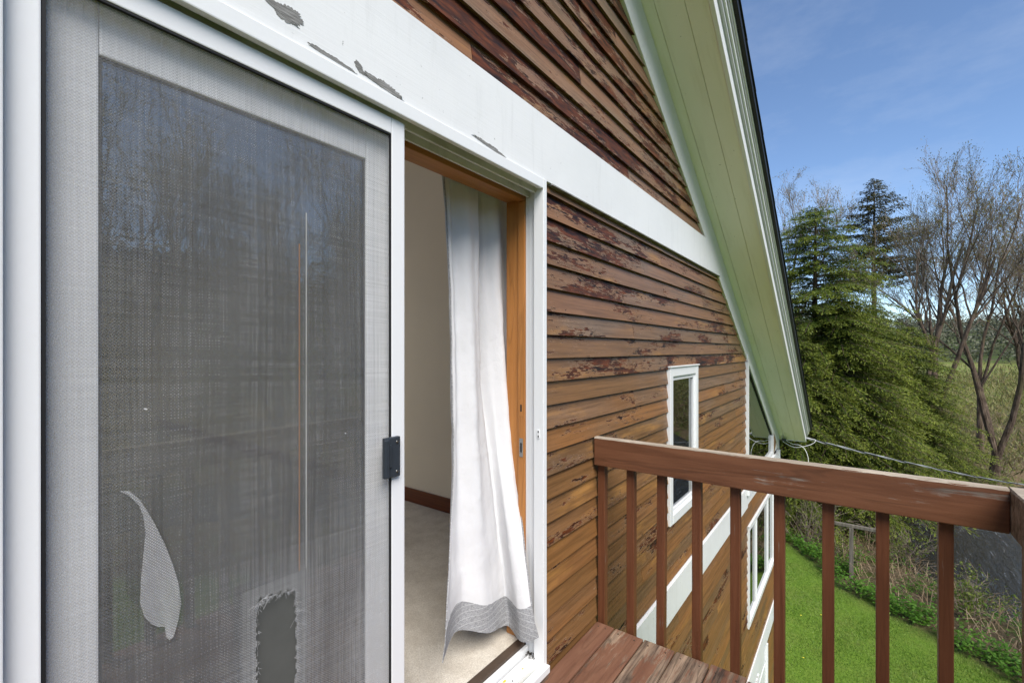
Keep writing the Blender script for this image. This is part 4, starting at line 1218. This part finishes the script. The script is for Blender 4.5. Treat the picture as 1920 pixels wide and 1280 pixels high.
def bare_tree(seed, H, stems, spread, r0, lean=(0, 0), split=.18, twig=1.0, fan=1.0):
    rd = random.Random(seed)
    tr, tw = TM(), TM()
    tips = []
    def grow(p, d, L, r, depth, target):
        n = 5 if depth < 2 else (4 if depth < 4 else 3)
        pts, rads = [p.copy()], [r]
        for i in range(n):
            d = (d + Vector((rd.gauss(0, 1), rd.gauss(0, 1), rd.gauss(0, 1))) * (.10 if depth < 2 else .17) + Vector((0, 0, .07 if depth > 1 else .03))).normalized()
            p = p + d * (L / n)
            pts.append(p.copy()); rads.append(max(.006, r * (1 - .62 * (i + 1) / n)))
        sides = 9 if depth == 0 else 6 if depth == 1 else 4 if depth == 2 else 3
        (tr if depth <= 1 else tw).seg(pts, rads, sides)
        if depth >= 4 or L < .35:
            tips.append((pts[-1].copy(), d)); tips.append((pts[-2].copy(), d)); return
        nk = {0: 6, 1: 6, 2: 6, 3: 3}[depth]
        nk = int(nk * (twig if depth > 1 else 1) + .5)
        for k in range(nk):
            t = rd.uniform(.28, 1.0) if depth else rd.uniform(.35, 1.0)
            i = min(int(t * n), n - 1); f = t * n - i
            q = pts[i].lerp(pts[i + 1], f)
            dd = (pts[i + 1] - pts[i]).normalized()
            a = rd.uniform(0, 6.28); o = dd.orthogonal().normalized(); o.rotate(Matrix.Rotation(a, 3, dd))
            ang = rd.uniform(.30, .66) * fan
            nd = (dd * math.cos(ang) + o * math.sin(ang) + Vector((0, 0, .30))).normalized()
            grow(q, nd, L * rd.uniform(.42, .66) * (1.15 - .4 * t), max(.007, rads[i] * rd.uniform(.40, .62)), depth + 1, 0)
    base = Vector((0, 0, -.3))
    ht = H * split
    pts = [base, Vector((rd.uniform(-.1, .1), rd.uniform(-.1, .1), ht * .5)), Vector((lean[0] * .3, lean[1] * .3, ht))]
    tr.seg(pts, [r0 * 1.35, r0 * 1.05, r0], 10)
    for k in range(stems):
        a = 6.28 * k / stems + rd.uniform(-.4, .4)
        sp = spread * rd.uniform(.6, 1.15)
        d = Vector((math.cos(a) * sp + lean[0] * .12, math.sin(a) * sp + lean[1] * .12, 1)).normalized()
        grow(pts[-1] + Vector((math.cos(a), math.sin(a), -.3)) * r0 * .3, d, (H - ht) * rd.uniform(.62, .80), r0 * rd.uniform(.50, .72), 0, 0)
    k_ = H * .97 / float(np.percentile([v.z for v in tw.V], 99.2))
    for L_ in (tr.V, tw.V):
        for v in L_: v *= k_
    for t in tips: t[0].xyz = t[0] * k_
    T = np.array([tuple(t[0]) for t in tips]); Dn = np.array([tuple(t[1]) for t in tips])
    rep = 2
    T = np.repeat(T, rep, 0) + rng.normal(0, .10, (len(T) * rep, 3)); Dn = unit(np.repeat(Dn, rep, 0) + rng.normal(0, .6, (len(Dn) * rep, 3)))
    N = unit(rng.normal(0, 1, T.shape))
    bv, bf = leaf_quads(T, Dn, N, rng.uniform(.04, .11, len(T)), rng.uniform(.02, .05, len(T)))
    return pymesh('trunk', tr.V, tr.F), pymesh('branches', tw.V, tw.F), npmesh('buds', bv, bf)

def place_tree(name, parts, loc, rz=0, s=1.0, label='', group=None, cat='tree'):
    e = bpy.data.objects.new(name, None); col.objects.link(e)
    e.location = loc; e.rotation_euler = (0, 0, rz); e.scale = (s, s, s)
    for nm, me, mt in parts:
        o = bpy.data.objects.new(nm, me); col.objects.link(o)
        if not me.materials: me.materials.append(mt)
        o.parent = e
    tag(e, label, cat, group)
    return e

def conifer(seed, H, Rb, r0, nb, h0, droop, leafL, leafW, power=.8, bare=0, dens=1.0, rise=.12):
    rd = random.Random(seed); g = np.random.default_rng(seed)
    tr = TM(); br = TM()
    tr.seg([(0, 0, -.3), (0, 0, H * .35), (.05, .03, H * .7), (0, 0, H)], [r0, r0 * .8, r0 * .45, .015], 8)
    P, D, N, TI = [], [], [], []
    for b in range(nb):
        hf = h0 + (1 - h0) * (b + rd.random()) / nb
        hf = min(hf, .992)
        az = rd.uniform(0, 6.283)
        L = Rb * (1 - (hf - h0) / (1 - h0)) ** power * rd.uniform(.50, 1.15) + .12
        d0 = np.array([math.cos(az), math.sin(az), 0.0]); sd = np.array([-math.sin(az), math.cos(az), 0.0])
        z0 = hf * H
        tt = np.linspace(0, 1, 6)
        path = [(0 + d0[0] * L * t, d0[1] * L * t, z0 + L * (rise * t - droop * t * t)) for t in tt]
        br.seg(path, [max(.004, .006 + .006 * L) * (1 - .85 * t) + .002 for t in tt], 3)
        npos = max(4, int(L / .085 * dens))
        s = np.linspace(.12, 1.0, npos)
        base = np.stack([d0[0] * L * s, d0[1] * L * s, z0 + L * (rise * s - droop * s * s)], 1)
        for side in (-1, 1):
            tl = (.16 + .34 * L * .45 * (1 - s) ** .8 * s ** .3 + .12 * g.random(npos)) * g.uniform(.6, 1.15, npos)
            td = unit(d0[None] * g.uniform(.55, 1.0, npos)[:, None] + side * sd[None] * g.uniform(.5, 1.0, npos)[:, None] + np.array([0, 0, 1.0])[None] * g.normal(-.22, .16, npos)[:, None])
            m = np.maximum(2, (tl / .07).astype(int))
            idx = np.repeat(np.arange(npos), m)
            u = g.random(len(idx))
            pp = base[idx] + td[idx] * (tl[idx] * u)[:, None] + np.array([0, 0, -1.0])[None] * (.22 * (tl[idx] * u) ** 1.3)[:, None] + g.normal(0, .012, (len(idx), 3))
            dd = unit(td[idx] + g.normal(0, .42, (len(idx), 3)) + np.array([0, 0, -.18])[None])
            nn = unit(np.array([0, 0, 1.0])[None] + g.normal(0, .38, (len(idx), 3)))
            P.append(pp); D.append(dd); N.append(nn); TI.append(np.clip(.55 * s[idx] + .45 * u + g.normal(0, .12, len(idx)), 0, 1))
    P = np.concatenate(P); D = np.concatenate(D); N = np.concatenate(N)
    v, f = leaf_quads(P, D, N, g.uniform(.7, 1.3, len(P)) * leafL, g.uniform(.7, 1.3, len(P)) * leafW)
    fo = npmesh('foliage', v, f)
    at = fo.attributes.new('tip', 'FLOAT', 'POINT')
    at.data.foreach_set('value', np.repeat(np.concatenate(TI), 4).astype(np.float32))
    return pymesh('trunk', tr.V, tr.F), pymesh('branches', br.V, br.F), fo

def conparts(c, leaf='hemlock'):
    return [('trunk', c[0], M['bark']), ('branches', c[1], M['bark']), ('foliage', c[2], M[leaf])]
def bareparts(b, br='bark_pale'):
    return [('trunk', b[0], M['bark']), ('branches', b[1], M[br]), ('buds', b[2], M['bud'])]

hA = conifer(21, 13.2, 4.6, .22, 520, .05, .34, .125, .032, .44, 0, 1.45, .22)
hB = conifer(22, 9.4, 3.9, .17, 470, .10, .40, .120, .031, .56, 0, 1.45, .22)
G_H = 'hemlocks behind the lawn'
place_tree('hemlock_tree', conparts(hA), (24.0, 1.35, -.5), .3, 1.0, 'tallest dense hemlock directly beyond the roof eave', G_H)
place_tree('hemlock_tree', conparts(hB), (23.4, .5, -.5), 1.0, 1.0, 'broad hemlock with drooping sprays in front of the tallest one', G_H)
place_tree('hemlock_tree', conparts(hB), (29.0, -2.1, -.5), 2.3, .86, 'low hemlock beside the forked bare tree', G_H)
place_tree('hemlock_tree', conparts(hA), (28.5, 6.2, -.5), 2.0, .92, 'hemlock mostly hidden behind the house roof', G_H)
place_tree('hemlock_tree', conparts(hB), (20.8, 3.4, -.4), 4.0, .62, 'short dark hemlock at the back edge of the lawn', G_H)

place_tree('hemlock_tree', conparts(hB), (28.6, -.6, -.5), 5.1, .98, 'hemlock filling the gap between two larger hemlocks', G_H)
place_tree('hemlock_tree', conparts(hB), (21.4, 1.9, -.4), .2, .80, 'hemlock close behind the lawn under the roof corner', G_H)
pn = conifer(31, 20.8, 4.6, .26, 190, .56, .02, .22, .075, .75, 0, .62, .16)
place_tree('pine_tree', conparts(pn, 'pineneedle'), (49.0, -1.35, 0), .4, 1.0, 'tall pine with bare trunk rising behind the hemlocks')

bt1 = bare_tree(41, 17.2, 4, .24, .24, (0, 0), .20)
bt2 = bare_tree(42, 17.5, 3, .26, .22, (.2, .3), .12)
bt3 = bare_tree(43, 16.0, 2, .16, .16, (0, 0), .30, .9)
G_B = 'bare trees along the stream'
place_tree('bare_tree', bareparts(bt1), (32.6, -3.4, -.5), .6, 1.0, 'forked bare tree standing right of the hemlocks', G_B)
place_tree('bare_tree', bareparts(bt2), (34.0, -5.9, -.9), 2.1, 1.0, 'rightmost leaning bare tree with twin trunks by the water', G_B)
place_tree('bare_tree', bareparts(bt3), (38.5, -6.0, -.3), .2, 1.0, 'slim bare tree between the two big bare trees', G_B)
place_tree('bare_tree', bareparts(bt3), (48.5, 4.9, 0), 1.4, 1.42, 'pale twiggy treetop showing just beyond the roof edge', G_B)
place_tree('bare_tree', bareparts(bt1), (46.0, -9.6, -.2), 3.0, .92, 'budding tree farther back at the right edge', G_B)
# trees across the stream on the side the door glass reflects
place_tree('bare_tree', bareparts(bt2), (44.5, -13.0, -.3), 1.0, .8, 'bare tree past the right edge mirrored in the narrow window', G_B)
G_R = 'trees mirrored in the door glass'
LR = 'bare tree across the stream mirrored in the door glass'
for i, (x, y, k, s, rz) in enumerate([(4.2, -13.5, 0, .85, 0), (7.4, -11.6, 1, .80, 1), (1.0, -15.5, 2, 1.0, 2), (11.5, -13.4, 0, .95, 3), (-2.5, -18, 1, .95, 5), (9.4, -17.5, 2, 1.0, .5), (14.6, -11.2, 0, .85, 2.5)]):
    place_tree('bare_tree', bareparts((bt1, bt2, bt3)[k]), (x, y, float(height(np.array([x]), np.array([y]))[0]) - .1), rz, s, LR, G_R)
for i, (x, y, s) in enumerate([(2, -44, 1.0), (9, -47, 1.1), (16, -43, .95), (-6, -46, 1.0), (24, -40, 1.1)]):
    place_tree('hemlock_tree', conparts(hA if i % 2 else hB), (x, y, float(height(np.array([x]), np.array([y]))[0]) - .1), i * 1.3, s, 'dark hemlock on the wooded slope mirrored in the door glass', 'hemlocks mirrored in the door glass')

# far woods on the hills: one mass
def far_woods():
    g = np.random.default_rng(5)
    n = 2000
    x = g.uniform(300, 760, n); y = g.uniform(-420, 260, n)
    x[1500:] = g.uniform(-40, 90, 500); y[1500:] = -g.uniform(58, 130, 500) - .25 * x[1500:]
    z = height(x, y)
    k = 110
    r = np.repeat(g.uniform(3.0, 6.5, n), k)
    P = np.repeat(np.column_stack([x, y, z]), k, 0)
    d = unit(g.normal(0, 1, (n * k, 3)))
    P = P + d * (r * g.uniform(.3, 1, n * k))[:, None] * np.array([1, 1, 1.5]) + np.array([0, 0, 1.0]) * (r * 1.1)[:, None]
    v, f = leaf_quads(P, unit(g.normal(0, 1, P.shape)), unit(d + g.normal(0, .4, P.shape)), r * g.uniform(.14, .36, n * k), r * g.uniform(.10, .26, n * k))
    return npmesh('far_woods', v, f)
s_ = mat_leaf('far woodland', [(.070, .085, .045), (.110, .105, .075), (.120, .135, .065), (.160, .140, .110)], .1)
tag(link('far_woods', far_woods(), s_), 'hazy woodland covering the far hills', 'woods', kind='stuff')

def scrub():
    g = np.random.default_rng(8)
    n = 900
    x = g.uniform(34, 130, n); y = g.uniform(-34, 12, n) * (x / 60)
    m = (seg_dist(x, y, RIVER) > 4.5); x, y = x[m], y[m]; n = len(x)
    z = height(x, y); k = 120
    h = g.uniform(.5, 2.2, n) * (.6 + x / 90)
    P = np.repeat(np.column_stack([x, y, z]), k, 0); hh = np.repeat(h, k)
    dirs = unit(g.normal(0, 1, (n * k, 3)) * np.array([.5, .5, .5]) + np.array([0, 0, .75]))
    P = P + g.normal(0, .5, (n * k, 3)) * np.array([1, 1, 0]) * hh[:, None] * .8 + dirs * (hh * g.uniform(0, .8, n * k))[:, None]
    v, f = leaf_quads(P, dirs, unit(g.normal(0, 1, P.shape)), hh * g.uniform(.10, .30, n * k), hh * g.uniform(.015, .05, n * k))
    return npmesh('scrub', v, f)
tag(link('scrub', scrub(), mat_leaf('tan and olive scrub', [(.19, .145, .070), (.24, .20, .085), (.17, .195, .045), (.28, .24, .12)], .2)), 'tan and olive scrub between the bare trunks', 'scrub', kind='stuff')

# ------------------------------------------------------------------ lawn blades, weeds, dry stalks, shrubs
def scatter(n, x0, x1, y0, y1, test):
    P = np.stack([rng.uniform(x0, x1, n), rng.uniform(y0, y1, n)], 1)
    m = test(P[:, 0], P[:, 1])
    P = P[m]
    return np.column_stack([P, height(P[:, 0], P[:, 1])])
G = scatter(330000, 7.0, 20.0, -6.5, 6.0, lambda x, y: in_poly(x, y, LAWN_POLY) & (y < 6 - .0 * x))
n = len(G)
az = rng.uniform(0, 6.283, n); hgt = rng.uniform(.018, .055, n) * (1 + .5 * np.sin(G[:, 0] * 2.1 + 1.3 * np.sin(G[:, 1] * 1.7)) * np.sin(G[:, 1] * 2.6 + G[:, 0] * .6))
S = np.column_stack([np.cos(az), np.sin(az), np.zeros(n)])
lean = np.column_stack([rng.normal(0, .5, n), rng.normal(0, .5, n), np.ones(n)])
tip = G + unit(lean) * hgt[:, None]
bw_ = rng.uniform(.004, .009, n)[:, None]
V = np.stack([G - S * bw_, G + S * bw_, tip], 1).reshape(-1, 3)
o = link('lawn_grass', npmesh('lawn_grass', V, np.arange(3 * n).reshape(-1, 3)), M['grass'])
tag(o, 'short mown grass of the lawn below the balcony', 'grass', kind='stuff')
# dandelions
D_ = scatter(15, 10, 18.5, -2, 3, lambda x, y: in_poly(x, y, LAWN_POLY))
V, F = [], []
for p in D_:
    b = len(V)
    for k in range(6):
        V.append((p[0] + .018 * math.cos(k * 1.047), p[1] + .018 * math.sin(k * 1.047), p[2] + .055))
    V.append((p[0], p[1], p[2] + .066))
    for k in range(6): F.append((b + k, b + (k + 1) % 6, b + 6))
o = link('dandelion_flowers', pymesh('dandelion_flowers', V, F), M['dandelion']); tag(o, 'tiny yellow dandelions dotted over the lawn', 'flowers', kind='stuff')

out_ = lambda lo, hi: (lambda x, y: (~in_poly(x, y, LAWN_POLY)) & (seg_dist(x, y, LAWN_EDGE) > lo) & (seg_dist(x, y, LAWN_EDGE) < hi) & (seg_dist(x, y, RIVER) > 3.4))
W0 = scatter(14000, 9, 20, -7, 4, out_(.0, 1.0))
W0 = W0[seg_dist(W0[:, 0], W0[:, 1], LAWN_EDGE) < .55 + .45 * np.sin(W0[:, 0] * 3.1 + W0[:, 1] * 2.3) * np.sin(W0[:, 1] * 1.3 + 1) + rng.normal(0, .12, len(W0))]
W1 = scatter(2600, 11, 22, -7, 3, out_(.8, 3.6))
W1 = W1[np.sin(W1[:, 0] * 2.3 + 1) * np.sin(W1[:, 1] * 2.9) + rng.normal(0, .3, len(W1)) > .1]
W0 = np.concatenate([W0, W1])
k = 9
W = np.repeat(W0, k, 0); n = len(W)
hh = np.repeat(rng.uniform(.12, .50, len(W0)), k) * rng.uniform(.3, 1, n)
W = W + np.column_stack([rng.normal(0, .06, n), rng.normal(0, .06, n), hh])
a = rng.uniform(0, 6.283, n)
Dl = unit(np.column_stack([np.cos(a), np.sin(a), rng.normal(-.05, .35, n)]))
Nl = unit(np.column_stack([rng.normal(0, .45, n), rng.normal(0, .45, n), np.ones(n)]))
v, f = leaf_quads(W, Dl, Nl, rng.uniform(.05, .11, n), rng.uniform(.03, .065, n))
o = link('weed_border', npmesh('weed_border', v, f), M['weed']); tag(o, 'bright green leafy weeds bordering the lawn', 'weeds', kind='stuff')
# dry stalks
Q = scatter(4200, 11, 26, -9, 3, out_(.6, 4.6))
V, F = [], []
for p in Q:
    a = random.uniform(0, 6.283); L = random.uniform(.35, 1.1); lean = random.uniform(.3, 1.5)
    d = Vector((math.cos(a) * lean, math.sin(a) * lean, 1)).normalized()
    p = Vector(p); q1 = p + d * L * .55; q2 = q1 + (d + Vector((math.cos(a) * .8, math.sin(a) * .8, -.7))).normalized() * L * .5
    w = Vector((-math.sin(a), math.cos(a), 0)) * .007
    b = len(V); V += [p - w, p + w, q1 + w, q1 - w, q2]; F += [(b, b + 1, b + 2, b + 3), (b + 3, b + 2, b + 4)]
o = link('dry_stalks', pymesh('dry_stalks', V, F), M['stalk']); tag(o, 'tangled dry tan stalks on the stream bank', 'dry grass', kind='stuff')

def shrub(seed, H, nst, leaves):
    rd = random.Random(seed); g = np.random.default_rng(seed)
    t = TM(); pts_all = []
    for i in range(nst):
        a = rd.uniform(0, 6.283); sp = rd.uniform(.1, .75)
        d = Vector((math.cos(a) * sp, math.sin(a) * sp, 1)).normalized(); p = Vector((rd.gauss(0, .12), rd.gauss(0, .12), -.1))
        L = H * rd.uniform(.6, 1.1); pts = [p.copy()]
        for k in range(5):
            d = (d + Vector((rd.gauss(0, .18), rd.gauss(0, .18), rd.gauss(-.03, .1)))).normalized(); p = p + d * L / 5; pts.append(p.copy())
        t.seg(pts, [.010, .009, .008, .006, .005, .004], 3)
        for k in range(2, 6):
            for j in range(2):
                q = pts[k]; dd = (d + Vector((rd.gauss(0, .8), rd.gauss(0, .8), rd.gauss(.1, .4)))).normalized(); e = q + dd * L * rd.uniform(.12, .3)
                t.seg([q, e], [.005, .003], 3)
                for m in range(leaves): pts_all.append(tuple(q.lerp(e, rd.random())))
    P = np.array(pts_all) + g.normal(0, .04, (len(pts_all), 3)); n = len(P)
    v, f = leaf_quads(P, unit(g.normal(0, 1, (n, 3))), unit(g.normal(0, .6, (n, 3)) + np.array([0, 0, 1.0])), g.uniform(.04, .09, n), g.uniform(.025, .045, n))
    return pymesh('stems', t.V, t.F), npmesh('leaves', v, f)
sh = [shrub(61, 1.3, 24, 3), shrub(62, 1.0, 18, 5), shrub(63, 1.7, 30, 2)]
spots = [(19.2, -1.2, 0, 'sparse shrub beside the grey wooden post'), (17.8, -2.6, 1, 'small yellow-green shrub at the water edge near the corner post'), (16.6, -3.5, 0, 'leafy shrub between dry stalks and stream at right'),
         (21.2, .4, 2, 'tall twiggy shrub below the hemlocks'), (17.2, .25, 1, 'low shrub just behind the grey wooden post'), (18.6, 1.2, 2, 'bushy shrub in the dark back corner of the lawn'), (20.6, -.9, 1, 'overhanging shrub on the far end of the bank'), (15.6, -2.3, 1, 'young shrub in the middle of the dry bank'), (32.2, -4.6, 2, 'twiggy shrub at the foot of the forked bare tree'), (35.5, -6.2, 2, 'twiggy shrub behind the leaning twin trunks')]
for i, (x, y, k, lb) in enumerate(spots):
    e = place_tree('shrub', [('stems', sh[k][0], M['bark_pale']), ('leaves', sh[k][1], M['shrubleaf'])], (x, y, float(height(np.array([x]), np.array([y]))[0])), i * 1.7, random.uniform(.85, 1.15), lb, 'shrubs on the stream bank', 'shrub')

# old wooden frame by the bank
fz = float(height(np.array([16.2]), np.array([.07]))[0])
fc = empty('wooden_fence', (16.2, .07, fz)); tag(fc, 'short grey weathered post with a crossbar on the bank', 'fence')
box('post', 16.15, 16.25, .02, .12, fz - .2, fz + 1.45, M['oldpost'], fc, .006)
box('crossbar', 16.16, 16.24, -.62, .62, fz + 1.455, fz + 1.54, M['oldpost'], fc, .006)
